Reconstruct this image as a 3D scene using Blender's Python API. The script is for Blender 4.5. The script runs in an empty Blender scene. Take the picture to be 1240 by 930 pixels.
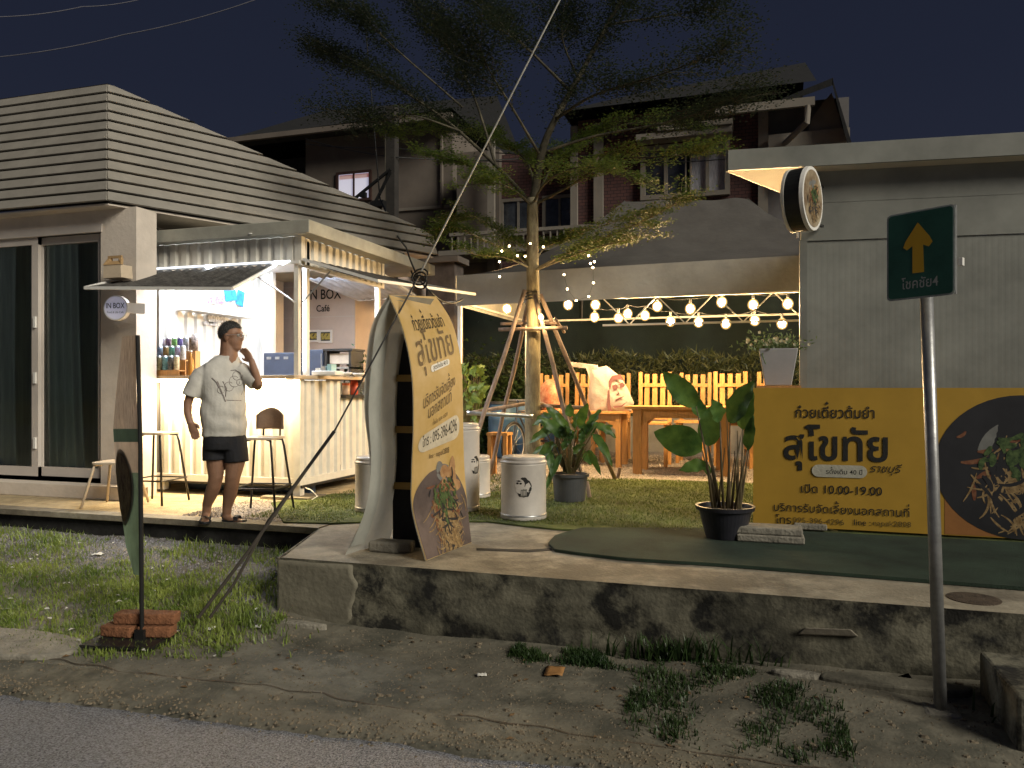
import bpy, bmesh, math, random
from mathutils import Vector, Matrix, noise
from bpy_extras import object_utils
random.seed(7)
R = math.radians
SC = bpy.context.scene
COL = SC.collection
# ------------------------------------------------------------------ camera
EYE = 1.55; YAW = R(17.5); F = 932.0
cam = bpy.data.cameras.new('camera'); co = bpy.data.objects.new('camera', cam); COL.objects.link(co)
co.location = (0, 0, EYE); co.rotation_euler = (R(90), 0, YAW)
cam.sensor_width = 36; cam.lens = 36*F/1240; cam.shift_y = 5/1240
cam.clip_start = 0.05; cam.clip_end = 600
SC.camera = co
# ------------------------------------------------------------------ sky and light
W = bpy.data.worlds.new('World'); SC.world = W; W.use_nodes = True
nt = W.node_tree; bg = nt.nodes['Background']
tc = nt.nodes.new('ShaderNodeTexCoord'); sp = nt.nodes.new('ShaderNodeSeparateXYZ'); rp = nt.nodes.new('ShaderNodeValToRGB')
nt.links.new(tc.outputs['Generated'], sp.inputs[0]); nt.links.new(sp.outputs['Z'], rp.inputs[0]); nt.links.new(rp.outputs[0], bg.inputs[0])
rp.color_ramp.elements[0].position = 0.0; rp.color_ramp.elements[0].color = (.022, .0255, .042, 1)
rp.color_ramp.elements[1].position = 0.9; rp.color_ramp.elements[1].color = (.008, .0105, .021, 1)
e = rp.color_ramp.elements.new(.35); e.color = (.0135, .017, .0325, 1)
bg.inputs[1].default_value = 1.0
sun = bpy.data.lights.new('street_light', 'SUN'); so = bpy.data.objects.new('street_light', sun); COL.objects.link(so)
sun.energy = 3.0; sun.angle = R(26); sun.color = (1.0, .94, .80)
SUN_DIR = Vector((.85, -.40, .56)).normalized()          # towards the lamp
so.rotation_euler = SUN_DIR.to_track_quat('Z', 'Y').to_euler()
SC.view_settings.view_transform = 'Standard'; SC.view_settings.look = 'None'
SC.view_settings.exposure = 0; SC.view_settings.gamma = 1
SC.cycles.use_denoising = True
try: SC.cycles.use_light_tree = True
except Exception: pass
SC.cycles.max_bounces = 6; SC.cycles.diffuse_bounces = 3; SC.cycles.sample_clamp_indirect = 4.0

# ------------------------------------------------------------------ measuring helpers (survey of the street from its photograph)
fx, fy, rx, ry = -math.sin(YAW), math.cos(YAW), math.cos(YAW), math.sin(YAW)
def ray(px, py):
    u = (px-620)/F; v = (470-py)/F
    return Vector((fx+u*rx, fy+u*ry, v))
def G(px, py, z=0.42):
    r = ray(px, py); t = (z-EYE)/r.z; return Vector((r.x*t, r.y*t, z))
def V(px, py, Y):
    r = ray(px, py); t = Y/r.y; return Vector((r.x*t, Y, EYE+r.z*t))
def WX(px, py, X):
    r = ray(px, py); t = X/r.x; return Vector((X, r.y*t, EYE+r.z*t))

# ------------------------------------------------------------------ materials
MATS = {}
def mat(name, col, rough=.7, var=.18, scale=5., bump=.15, bscale=60., metal=0., col2=None, spec=.4, emit=None, strength=0., stretch=None, detail=5, lo=.35, hi=.65):
    if name in MATS: return MATS[name]
    m = bpy.data.materials.new(name); m.use_nodes = True; n = m.node_tree; N = n.nodes; L = n.links
    b = N['Principled BSDF']
    c = N.new('ShaderNodeTexCoord'); mp = N.new('ShaderNodeMapping'); L.new(c.outputs['Object'], mp.inputs[0])
    if stretch: mp.inputs['Scale'].default_value = stretch
    nz = N.new('ShaderNodeTexNoise'); nz.inputs['Scale'].default_value = scale; nz.inputs['Detail'].default_value = detail; nz.inputs['Roughness'].default_value = .65
    L.new(mp.outputs[0], nz.inputs[0])
    r = N.new('ShaderNodeValToRGB'); L.new(nz.outputs['Fac'], r.inputs[0])
    r.color_ramp.elements[0].position = lo; r.color_ramp.elements[1].position = hi
    c1 = tuple(max(0, x*(1-var)) for x in col); c2 = col2 if col2 else tuple(min(1, x*(1+var)) for x in col)
    r.color_ramp.elements[0].color = (*c1, 1); r.color_ramp.elements[1].color = (*c2, 1)
    L.new(r.outputs[0], b.inputs['Base Color'])
    b.inputs['Roughness'].default_value = rough; b.inputs['Metallic'].default_value = metal
    b.inputs['Specular IOR Level'].default_value = spec
    if bump:
        n2 = N.new('ShaderNodeTexNoise'); n2.inputs['Scale'].default_value = bscale; n2.inputs['Detail'].default_value = 4
        L.new(mp.outputs[0], n2.inputs[0])
        bp = N.new('ShaderNodeBump'); bp.inputs['Strength'].default_value = bump; bp.inputs['Distance'].default_value = .02
        L.new(n2.outputs['Fac'], bp.inputs['Height']); L.new(bp.outputs[0], b.inputs['Normal'])
    if emit:
        b.inputs['Emission Color'].default_value = (*emit, 1); b.inputs['Emission Strength'].default_value = strength
    MATS[name] = m; return m
def leafmat(name, c1, c2, scale=14., rough=.45, transl=.3):
    m = mat(name, c1, rough, 0, scale, .05, 30, col2=c2)
    n = m.node_tree; N = n.nodes; L = n.links; b = N['Principled BSDF']; out = [x for x in N if x.type == 'OUTPUT_MATERIAL'][0]
    t = N.new('ShaderNodeBsdfTranslucent'); mx = N.new('ShaderNodeMixShader'); mx.inputs[0].default_value = transl
    src = b.inputs['Base Color'].links[0].from_socket; L.new(src, t.inputs[0])
    L.new(b.outputs[0], mx.inputs[1]); L.new(t.outputs[0], mx.inputs[2]); L.new(mx.outputs[0], out.inputs[0]); return m
def lampmat(name, col, s):
    m = bpy.data.materials.new(name); m.use_nodes = True; b = m.node_tree.nodes['Principled BSDF']
    b.inputs['Base Color'].default_value = (.8, .8, .8, 1); b.inputs['Emission Color'].default_value = (*col, 1); b.inputs['Emission Strength'].default_value = s
    return m
def stained(name, base, stain, dark, zmix=None, scale=1.6):
    """concrete with mould: three noise layers, optional mould gradient by patches only"""
    m = mat(name, base, .85, .22, 9, .28, 45); n = m.node_tree; N = n.nodes; L = n.links; b = N['Principled BSDF']
    mp = [x for x in N if x.type == 'MAPPING'][0]; src = b.inputs['Base Color'].links[0].from_socket
    def layer(src, sc, col, lo, hi, amt, det=8):
        z = N.new('ShaderNodeTexNoise'); z.inputs['Scale'].default_value = sc; z.inputs['Detail'].default_value = det; z.inputs['Roughness'].default_value = .7
        z.inputs['Distortion'].default_value = 0
        L.new(mp.outputs[0], z.inputs[0]); r = N.new('ShaderNodeValToRGB'); r.color_ramp.elements[0].position = lo; r.color_ramp.elements[1].position = hi
        r.color_ramp.elements[1].color = (amt, amt, amt, 1); L.new(z.outputs['Fac'], r.inputs[0])
        x = N.new('ShaderNodeMix'); x.data_type = 'RGBA'; L.new(r.outputs[0], x.inputs[0]); L.new(src, x.inputs[6]); x.inputs[7].default_value = (*col, 1)
        return x.outputs[2]
    s = layer(src, scale, stain, .42, .60, .9); s = layer(s, scale*1.5, dark, .48, .60, .93); s = layer(s, scale*9, dark, .6, .7, .5)
    L.new(s, b.inputs['Base Color']); return m

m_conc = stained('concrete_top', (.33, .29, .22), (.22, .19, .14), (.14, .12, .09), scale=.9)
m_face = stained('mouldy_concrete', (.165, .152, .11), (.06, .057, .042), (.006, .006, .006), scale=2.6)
m_tface = mat('dark_step', (.03, .029, .028), .9, .5, 6)  # near-black colour for the terrace face and other dark faces
m_dirt = stained('packed_dirt', (.17, .155, .118), (.115, .105, .08), (.075, .072, .055), scale=1.6)
m_soil = mat('soil', (.09, .07, .05), .95, .4, 12, .6, 40)
m_asph = mat('wet_asphalt', (.24, .24, .26), .27, .65, 110, .8, 150, spec=.7)
m_gravel = mat('gravel', (.26, .23, .21), .9, .45, 40, .5, 80)
m_sand = mat('sandy_floor', (.42, .33, .2), .9, .25, 7, .4, 60)
m_turf = mat('artificial_turf', (.08, .10, .03), .95, .45, 3.5, .9, 160, col2=(.13, .165, .045))
m_matc = mat('green_carpet', (.024, .042, .028), .95, .35, 2.5, .8, 180)
m_grass = leafmat('grass_blades', (.10, .16, .025), (.29, .35, .08), 3)
m_grassd = leafmat('dark_grass_blades', (.02, .045, .012), (.05, .085, .025), 3)
m_wallw = mat('render_wall', (.64, .56, .48), .85, .08, 3, .2, 25)
m_clad = mat('cladding_paint', (.255, .235, .205), .7, .1, 4, .12, 30)
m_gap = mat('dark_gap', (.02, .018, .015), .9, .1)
m_frame = mat('door_frame_paint', (.56, .50, .45), .5, .05, 3, .05)
m_whitep = mat('white_paint', (.74, .72, .68), .45, .05, 4, .05, 40)
m_cream = mat('cream_corrugated_paint', (.66, .62, .54), .5, .08, 6, .05, 30)
m_fascia = mat('grey_fascia_paint', (.34, .33, .28), .55, .12, 5, .06)
m_metal = mat('galvanised_metal', (.38, .38, .38), .4, .15, 20, .05, metal=.7)
m_dmetal = mat('dark_metal', (.035, .033, .032), .45, .2, 12, .05, metal=.5)
def translucent(m, k):
    n = m.node_tree; N = n.nodes; L = n.links; b = N['Principled BSDF']; out = [x for x in N if x.type == 'OUTPUT_MATERIAL'][0]
    t = N.new('ShaderNodeBsdfTranslucent'); mx = N.new('ShaderNodeMixShader'); mx.inputs[0].default_value = k
    L.new(b.inputs['Base Color'].links[0].from_socket, t.inputs[0]); L.new(b.outputs[0], mx.inputs[1]); L.new(t.outputs[0], mx.inputs[2]); L.new(mx.outputs[0], out.inputs[0]); return m
m_black = mat('black_paint', (.012, .012, .012), .5, .3, 10, .05)
m_roofm = mat('awning_sheet', (.07, .065, .06), .75, .5, 14, .4, 50)
m_curt = mat('grey_green_curtain', (.72, .80, .70), .8, .2, 2, .1, stretch=(6, 6, .4))
m_wood = mat('pine_wood', (.47, .245, .085), .5, .18, 4, .08, 60, stretch=(14, 14, 1.2))
m_woodp = mat('pole_wood', (.30, .22, .17), .8, .35, 6, .4, 60, stretch=(3, 3, 1))
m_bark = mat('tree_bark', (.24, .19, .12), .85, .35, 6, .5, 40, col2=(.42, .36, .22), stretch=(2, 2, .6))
m_barkd = mat('dimmed_bark', (.06, .052, .036), .85, .35, 6, .4, 40, col2=(.11, .095, .06))  # upper limbs' bark painted darker, shade put into the colour
m_pot = mat('grey_pot_plastic', (.075, .078, .085), .45, .1, 6, .05)
m_potb = mat('black_pot_plastic', (.02, .02, .026), .4, .2, 6, .05)
m_bin = mat('white_tank_enamel', (.50, .46, .42), .35, .08, 5, .04)
m_yel = mat('yellow_vinyl', (.42, .25, .035), .45, .06, 3, .06, 8)
m_yel2 = mat('yellow_vinyl_banner', (.70, .45, .13), .5, .10, 2, .06, 6, col2=(.74, .53, .26))
m_vgrey = translucent(mat('vinyl_reverse', (.52, .50, .43), .6, .12, 3, .25, 5), .35)
translucent(m_yel2, .3)
m_orange = mat('orange_vinyl', (.30, .13, .04), .5, .15, 3, .05)
m_ink = mat('black_ink', (.014, .013, .012), .6, .1)
m_white = mat('print_white', (.7, .68, .62), .5, .03, 3, 0)
m_tent = mat('tent_canvas', (.10, .092, .085), .85, .12, 3, .3, 14)
m_valance = mat('tent_valance', (.34, .335, .32), .8, .1, 3, .3, 10)
m_cont = mat('container_panel', (.205, .207, .185), .36, .22, 1.3, .12, 3, spec=.6)
m_green = mat('sign_green', (.035, .11, .08), .3, .2, 4, .03)
m_arrow = mat('sign_yellow', (.62, .36, .03), .4, .05, 4, 0)
m_brick = mat('orange_brick', (.20, .085, .04), .9, .35, 14, .6, 70)
m_stone = mat('grey_stone', (.24, .22, .18), .9, .25, 8, .5, 50)
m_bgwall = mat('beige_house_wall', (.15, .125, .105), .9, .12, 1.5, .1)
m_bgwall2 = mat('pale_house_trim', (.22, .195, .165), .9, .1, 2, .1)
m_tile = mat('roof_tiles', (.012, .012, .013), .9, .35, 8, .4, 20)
m_skin = mat('skin', (.27, .145, .09), .55, .1, 20, .08, 80)
m_shirt = mat('white_tshirt_cloth', (.52, .50, .46), .85, .08, 8, .35, 14)
m_short = mat('black_shorts_cloth', (.014, .014, .018), .8, .2, 10, .3, 20)
m_hair = mat('dark_grey_hair', (.045, .042, .042), .8, .6, 70, .9, 150, col2=(.10, .095, .09))
m_glass = bpy.data.materials.new('door_glass'); m_glass.use_nodes = True
_n = m_glass.node_tree; _o = [x for x in _n.nodes if x.type == 'OUTPUT_MATERIAL'][0]; _t = _n.nodes.new('ShaderNodeBsdfTransparent'); _g = _n.nodes.new('ShaderNodeBsdfGlossy'); _m = _n.nodes.new('ShaderNodeMixShader'); _fr = _n.nodes.new('ShaderNodeFresnel')
_t.inputs[0].default_value = (.88, .92, .9, 1); _g.inputs['Roughness'].default_value = .03; _n.links.new(_fr.outputs[0], _m.inputs[0]); _n.links.new(_t.outputs[0], _m.inputs[1]); _n.links.new(_g.outputs[0], _m.inputs[2]); _n.links.new(_m.outputs[0], _o.inputs[0])
m_led = lampmat('led_white', (.80, .88, 1.0), 50)
m_ledb = lampmat('led_spot', (.85, .92, 1.0), 14)
m_ledw = lampmat('led_warm', (1.0, .74, .36), 75)
m_bulb = lampmat('bulb_glow', (1.0, .70, .36), 760)
m_globe = bpy.data.materials.new('globe_halo'); m_globe.use_nodes = True  # oversized self-glowing bulb shell, painting the lamp's warm halo
_n = m_globe.node_tree; _o = [x for x in _n.nodes if x.type == 'OUTPUT_MATERIAL'][0]; _t = _n.nodes.new('ShaderNodeBsdfTransparent'); _e = _n.nodes.new('ShaderNodeEmission'); _a = _n.nodes.new('ShaderNodeAddShader')
_t.inputs[0].default_value = (.9, .85, .75, 1); _e.inputs[0].default_value = (1, .62, .22, 1); _e.inputs[1].default_value = .55; _n.links.new(_t.outputs[0], _a.inputs[0]); _n.links.new(_e.outputs[0], _a.inputs[1]); _n.links.new(_a.outputs[0], _o.inputs[0])
m_fairy = lampmat('fairy_glow', (1.0, .72, .36), 30)
m_winlit = lampmat('lit_curtain', (.62, .60, .78), .55)
# brick cladding for the far house
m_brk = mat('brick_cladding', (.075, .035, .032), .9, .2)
def _bricks():
    n = m_brk.node_tree; N = n.nodes; L = n.links; b = N['Principled BSDF']; c = [x for x in N if x.type == 'TEX_COORD'][0]
    mp = N.new('ShaderNodeMapping'); mp.inputs['Rotation'].default_value = (R(90), 0, 0); L.new(c.outputs['Object'], mp.inputs[0])
    t = N.new('ShaderNodeTexBrick'); t.inputs['Scale'].default_value = 3.2; t.inputs['Color1'].default_value = (.12, .055, .05, 1); t.inputs['Color2'].default_value = (.085, .045, .045, 1)
    t.inputs['Mortar'].default_value = (.025, .02, .02, 1); L.new(mp.outputs[0], t.inputs[0]); L.new(t.outputs[0], b.inputs['Base Color'])
_bricks()

# ------------------------------------------------------------------ mesh builder
class MB:
    def __init__(s): s.v = []; s.f = []
    def add(s, vs, fs):
        o = len(s.v); s.v += [Vector(x) for x in vs]; s.f += [tuple(i+o for i in f) for f in fs]; return s
    def hexa(s, p):   # 8 points: bottom 4 ccw, top 4 ccw
        return s.add(p, [(3, 2, 1, 0), (4, 5, 6, 7), (0, 1, 5, 4), (1, 2, 6, 5), (2, 3, 7, 6), (3, 0, 4, 7)])
    def box(s, x0, x1, y0, y1, z0, z1):
        return s.hexa([(x0, y0, z0), (x1, y0, z0), (x1, y1, z0), (x0, y1, z0), (x0, y0, z1), (x1, y0, z1), (x1, y1, z1), (x0, y1, z1)])
    def cbox(s, c, d, rz=0, rx=0, ry=0):
        M = Matrix.Rotation(rz, 3, 'Z') @ Matrix.Rotation(ry, 3, 'Y') @ Matrix.Rotation(rx, 3, 'X'); c = Vector(c); h = [x/2 for x in d]
        P = [(-1, -1, -1), (1, -1, -1), (1, 1, -1), (-1, 1, -1), (-1, -1, 1), (1, -1, 1), (1, 1, 1), (-1, 1, 1)]
        return s.hexa([c + M @ Vector((a*h[0], b*h[1], g*h[2])) for a, b, g in P])
    def bar(s, a, b, w, d=None, up=(0, 0, 1)):
        a = Vector(a); b = Vector(b); d = d or w; t = (b-a).normalized(); u = Vector(up)
        if abs(t.dot(u)) > .98: u = Vector((0, 1, 0))
        x = t.cross(u).normalized()*w/2; y = x.normalized().cross(t)*d/2
        return s.hexa([a-x-y, a+x-y, a+x+y, a-x+y, b-x-y, b+x-y, b+x+y, b-x+y])
    def tube(s, pts, r, n=8, cap=True, sq=1.0, ref=None):
        pts = [Vector(p) for p in pts]; m = len(pts); rr = r if hasattr(r, '__len__') else [r]*m
        o = len(s.v); u = Vector(ref) if ref else None
        for i, p in enumerate(pts):
            t = (pts[min(i+1, m-1)]-pts[max(i-1, 0)]).normalized()
            if u is None: u = Vector((0, 0, 1)) if abs(t.z) < .9 else Vector((1, 0, 0))
            u = (u - t*u.dot(t)).normalized(); w = t.cross(u)
            q = rr[i]; qa, qb = q if hasattr(q, '__len__') else (q, q*sq)
            for k in range(n):
                a = 2*math.pi*k/n; s.v.append(p+u*math.cos(a)*qa+w*math.sin(a)*qb)
        for i in range(m-1):
            for k in range(n):
                a = o+i*n+k; b = o+i*n+(k+1) % n; s.f.append((a, b, b+n, a+n))
        if cap: s.f.append(tuple(o+k for k in reversed(range(n)))); s.f.append(tuple(o+(m-1)*n+k for k in range(n)))
        return s
    def lathe(s, c, prof, n=24, cap=True):   # prof (r,z)
        c = Vector(c); o = len(s.v)
        for r, z in prof:
            for k in range(n):
                a = 2*math.pi*k/n; s.v.append(c+Vector((r*math.cos(a), r*math.sin(a), z)))
        for i in range(len(prof)-1):
            for k in range(n):
                a = o+i*n+k; b = o+i*n+(k+1) % n; s.f.append((a, b, b+n, a+n))
        if cap: s.f.append(tuple(o+k for k in reversed(range(n)))); s.f.append(tuple(o+(len(prof)-1)*n+k for k in range(n)))
        return s
    def ball(s, c, r, n=12, m=8):
        c = Vector(c); r = r if hasattr(r, '__len__') else (r, r, r); o = len(s.v)
        for i in range(1, m):
            t = math.pi*i/m
            for k in range(n):
                a = 2*math.pi*k/n; s.v.append(c+Vector((r[0]*math.sin(t)*math.cos(a), r[1]*math.sin(t)*math.sin(a), -r[2]*math.cos(t))))
        for i in range(m-2):
            for k in range(n):
                a = o+i*n+k; b = o+i*n+(k+1) % n; s.f.append((a, b, b+n, a+n))
        s.v += [c-Vector((0, 0, r[2])), c+Vector((0, 0, r[2]))]; lo = len(s.v)-2
        for k in range(n):
            s.f.append((lo, o+(k+1) % n, o+k)); s.f.append((lo+1, o+(m-2)*n+k, o+(m-2)*n+(k+1) % n))
        return s
    def grid(s, fn, nu, nv):
        o = len(s.v)
        for i in range(nu+1):
            for j in range(nv+1): s.v.append(Vector(fn(i/nu, j/nv)))
        for i in range(nu):
            for j in range(nv):
                a = o+i*(nv+1)+j; s.f.append((a, a+nv+1, a+nv+2, a+1))
        return s
    def prism(s, pts, z0, z1):
        o = len(s.v); n = len(pts)
        s.v += [Vector((p[0], p[1], z0)) for p in pts]+[Vector((p[0], p[1], z1)) for p in pts]
        s.f.append(tuple(reversed(range(o, o+n)))); s.f.append(tuple(range(o+n, o+2*n)))
        for k in range(n): s.f.append((o+k, o+(k+1) % n, o+n+(k+1) % n, o+n+k))
        return s
    def slab(s, pts, off):    # polygon (3d) extruded by an offset vector
        pts = [Vector(p) for p in pts]; off = Vector(off); o = len(s.v); n = len(pts)
        s.v += pts+[p+off for p in pts]; s.f.append(tuple(range(o, o+n))); s.f.append(tuple(reversed(range(o+n, o+2*n))))
        for k in range(n): s.f.append((o+k, o+n+k, o+n+(k+1) % n, o+(k+1) % n))
        return s
    def build(s, name, m, parent=None, smooth=False, bevel=0, solid=0):
        o0 = ORG.get(parent.name, Vector()) if parent else Vector()
        me = bpy.data.meshes.new(name); me.from_pydata([v-o0 for v in s.v], [], s.f); me.validate(); me.update()
        if not FAST_N(me): 
            bm = bmesh.new(); bm.from_mesh(me); bmesh.ops.recalc_face_normals(bm, faces=bm.faces); bm.to_mesh(me); bm.free()
        if smooth: me.shade_smooth()
        me.materials.append(m)
        o = bpy.data.objects.new(name, me); COL.objects.link(o)
        if parent: o.parent = parent; ORG[o.name] = o0
        if solid: md = o.modifiers.new('s', 'SOLIDIFY'); md.thickness = solid; md.offset = 0
        if bevel: md = o.modifiers.new('b', 'BEVEL'); md.width = bevel; md.segments = 2; md.limit_method = 'ANGLE'
        if smooth and bevel: pass
        return o
def FAST_N(me): return len(me.polygons) > 30000
ORG = {}
def tag(o, label=None, cat=None, group=None, kind=None):
    if label: o['label'] = label
    if cat: o['category'] = cat
    if group: o['group'] = group
    if kind: o['kind'] = kind
    return o
def thing(name, label, cat, loc=(0, 0, 0), group=None):
    o = bpy.data.objects.new(name, None); COL.objects.link(o); o.location = loc; o.empty_display_size = .1
    ORG[o.name] = Vector(loc); return tag(o, label, cat, group)
def copy_tree(o, loc, rz, label=None, parent=None):
    c = o.copy(); COL.objects.link(c)
    if parent: c.parent = parent
    else:
        c.location = loc; c.rotation_euler = (0, 0, rz)
        if label: c['label'] = label
    for ch in [k for k in bpy.data.objects if k.parent is o]: copy_tree(ch, None, None, None, c)
    return c
def structure(o): o['kind'] = 'structure'; return o
def stuff(o): o['kind'] = 'stuff'; return o

# text as meshes --------------------------------------------------------------
UP = set('\u0e31\u0e34\u0e35\u0e36\u0e37\u0e47\u0e4d'); TONE = set('\u0e48\u0e49\u0e4a\u0e4b\u0e4c')
def _raw(s, off):
    c = bpy.data.curves.new('t', 'FONT'); c.body = s; c.size = 1; c.offset = off; c.resolution_u = 4
    o = bpy.data.objects.new('t', c); COL.objects.link(o); bpy.context.view_layer.update()
    me = bpy.data.meshes.new_from_object(o.evaluated_get(bpy.context.evaluated_depsgraph_get()))
    vs = [v.co.copy() for v in me.vertices]; fs = [tuple(p.vertices) for p in me.polygons]
    bpy.data.objects.remove(o); bpy.data.curves.remove(c); bpy.data.meshes.remove(me); return vs, fs
def text_geo(s, off=0.0):
    base = ''; tones = []
    for i, ch in enumerate(s):
        if ch in TONE and base and base[-1] in UP: tones.append((len(base), ch))
        else: base += ch
    vs, fs = _raw(base, off)
    bar_w = max(v.x for v in _raw('|', 0)[0])
    for k, ch in tones:
        w = max(v.x for v in _raw(base[:k]+'|', 0)[0])-bar_w
        tv, tf = _raw(ch, off); o = len(vs)
        vs += [Vector((v.x+w, v.y+.26, 0)) for v in tv]; fs += [tuple(i+o for i in f) for f in tf]
    x0 = min(v.x for v in vs); x1 = max(v.x for v in vs)
    return [Vector(((v.x-x0), v.y, 0)) for v in vs], fs, x1-x0
def text_on(s, fn, cx, base, width, aspect=1.0, off=.012, shear=0):
    """fn(u,v)->Vector maps sheet coordinates (metres) to the sheet; the text is centred on cx with its baseline at base"""
    vs, fs, w = text_geo(s, off); k = width/w
    m = MB(); m.add([fn(cx-width/2+v.x*k+shear*v.y*k, base+v.y*k*aspect) for v in vs], fs); return m

def remesh(ob, vox, smooth=2, m=None):
    md = ob.modifiers.new('r', 'REMESH'); md.mode = 'VOXEL'; md.voxel_size = vox; md.use_smooth_shade = True
    if smooth: sm = ob.modifiers.new('s', 'SMOOTH'); sm.iterations = smooth; sm.factor = .5
    bpy.context.view_layer.update()
    me = bpy.data.meshes.new_from_object(ob.evaluated_get(bpy.context.evaluated_depsgraph_get()))
    ob.modifiers.clear(); old = ob.data; ob.data = me; bpy.data.meshes.remove(old)
    me.materials.clear(); me.materials.append(m); me.shade_smooth(); return ob

# ================================================================== SETTING
Z0 = .42
def y0(x): return 3.13+.046*max(-8, min(3, x))
def hgt(x, y):      # verge terrain
    t = min(1, max(0, (y-3.5)/1.9)); s = min(1, max(0, (-2.6-x)/.8))
    h = .22*(t*t*(3-2*t))*s
    h += .02*noise.noise(Vector((x*1.3, y*1.3, 0)))+.008*noise.noise(Vector((x*6, y*6, 3)))
    if x > -.6: h += .05*min(1, max(0, (y-3.6)/.6))*min(1, (x+.6)/1)
    t0 = min(1, max(0, (y-y0(x)+.03)/.30)); h += .018*noise.noise(Vector((x*.7, y*5, 7)))+.012*math.exp(-((y-3.3-.08*noise.noise(Vector((x, 0, 2))))/.03)**2); return h*t0+.012*t0
structure(MB().box(-150, 150, -60, 200, -.6, -.12).build('ground', m_soil))
structure(MB().grid(lambda u, v: (-60+u*120, -12+v*15.35, -.02+.004*noise.noise(Vector((u*200, v*12, 0)))), 240, 24).build('road', m_asph, smooth=True))
structure(MB().grid(lambda u, v: ((lambda x, y: (x, y+(.05*noise.noise(Vector((x*2.2, 0, 0)))+.02*noise.noise(Vector((x*9, 0, 0))) if v < .02 else 0), hgt(x, y)-.03*(v < .005)))(*(lambda x: (x, y0(x)+v*(5.73-y0(x))))(-13+u*17))), 340, 70).build('dirt_verge', m_dirt, smooth=True))
# raised concrete platform (front stretch with its weathered wall) and terrace
def platform():
    m = MB(); x0, x1 = -3.02, 12.0
    def face(u, v):
        x = x0+u*(x1-x0); z = -.12+v*(Z0+.12)
        d = .014*noise.noise(Vector((x*3, z*5, 1)))+.008*noise.noise(Vector((x*12, z*14, 4)))
        if v > .985: d = .004*abs(noise.noise(Vector((x*7, 0, 9))))-.004
        return (x, 4.44+d+.02*(1-v), z)
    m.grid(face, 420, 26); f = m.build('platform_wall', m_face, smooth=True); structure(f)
    structure(MB().grid(lambda u, v: (x0+u*(x1-x0), 4.436+.06*v+.010*abs(noise.noise(Vector(((x0+u*(x1-x0))*7, 0, 9))))*(1-v), Z0+.0005-.002*(1-v)), 420, 1).build('platform_lip', m_conc))
    top = MB().prism([(x0, 4.49), (12, 4.49), (12, 16), (-3.34, 16), (-3.34, 5.46)], .1, Z0)
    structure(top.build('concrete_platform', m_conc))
    # near corner: plastered end of the wall
    structure(MB().grid(lambda u, v: ((lambda x, z: (x, 4.425+.006*noise.noise(Vector((x*5, z*5, 7)))+.02*(1-v)+(.03 if v > .96 or u > .97 else 0), z))(-3.03+u*(.42+.16*math.sin(v*2.2)+.06*noise.noise(Vector((0, v*5, 2)))), -.1+v*(Z0+.096))), 30, 24).build('plaster_patch', mat('plaster_patch', (.17, .155, .115), .9, .2, 6, .3, 30), smooth=True))
    structure(MB().slab([(-3.03, 4.43, -.1), (-3.03, 4.43, Z0-.003), (-3.345, 5.46, Z0-.003), (-3.345, 5.46, -.1)], (-.01, 0, 0)).build('platform_end', m_face))
    structure(MB().prism([(-14, 5.40), (-3.36, 5.46), (-3.36, 16), (-14, 16)], Z0-.05, Z0-.001).build('terrace', m_sand))
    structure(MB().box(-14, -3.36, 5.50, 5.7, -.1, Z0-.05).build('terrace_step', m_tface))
    structure(MB().prism([(-14, 5.385), (-3.36, 5.45), (-3.36, 5.62), (-14, 5.55)], Z0-.045, Z0+.003).build('terrace_edge', m_conc))
platform()
def patch(name, pts, z, m, thick=.006): return structure(MB().prism([(p[0], p[1]) for p in pts], z-thick, z).build(name, m))
patch('artificial_turf', [(-4.5, 6.45), (-3.75, 5.55), (-3.35, 5.62), (-3.15, 5.74), (-2.15, 6.10), (-1.75, 5.98), (-1.5, 5.93), (3, 6.0), (3, 9.5), (-1.5, 9.5), (-2.1, 9.1), (-2.7, 7.8), (-4.25, 7.2)], Z0+.016, m_turf, .012)
cp = [G(690, 646), G(672, 652), G(664, 661), G(672, 669), G(700, 673), G(760, 680), G(860, 686), G(1000, 697), G(1240, 716)]
patch('green_carpet', [(p.x, p.y) for p in cp]+[(4.5, 5.0), (4.5, 6.4), (-.2, 6.35), (-1.3, 6.0)], Z0+.024, m_matc, .02)
patch('gravel_yard', [(-4.2, 9.0), (3, 9.2), (8, 9.5), (8, 15.9), (-4.2, 15.9)], Z0+.008, m_gravel, .006)
patch('gravel_strip', [(-4.55, 5.75), (-3.9, 5.6), (-3.75, 5.7), (-4.4, 6.6), (-4.9, 6.3)], Z0+.006, m_gravel, .005)
patch('platform_joint', [tuple(G(577, 664).xy), tuple(G(640, 666).xy), tuple(G(668, 664).xy), tuple(G(668, 666.5).xy), tuple(G(640, 669).xy), tuple(G(577, 666.5).xy)], Z0+.003, m_gap, .003)
structure(MB().lathe((1.12, 4.68, Z0), [(.13, -.01), (.13, .004), (.11, .006), (.0001, .006)], 24).build('drain_cover', mat('rusty_iron', (.07, .05, .035), .8, .4, 20, .6, 90)))

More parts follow.
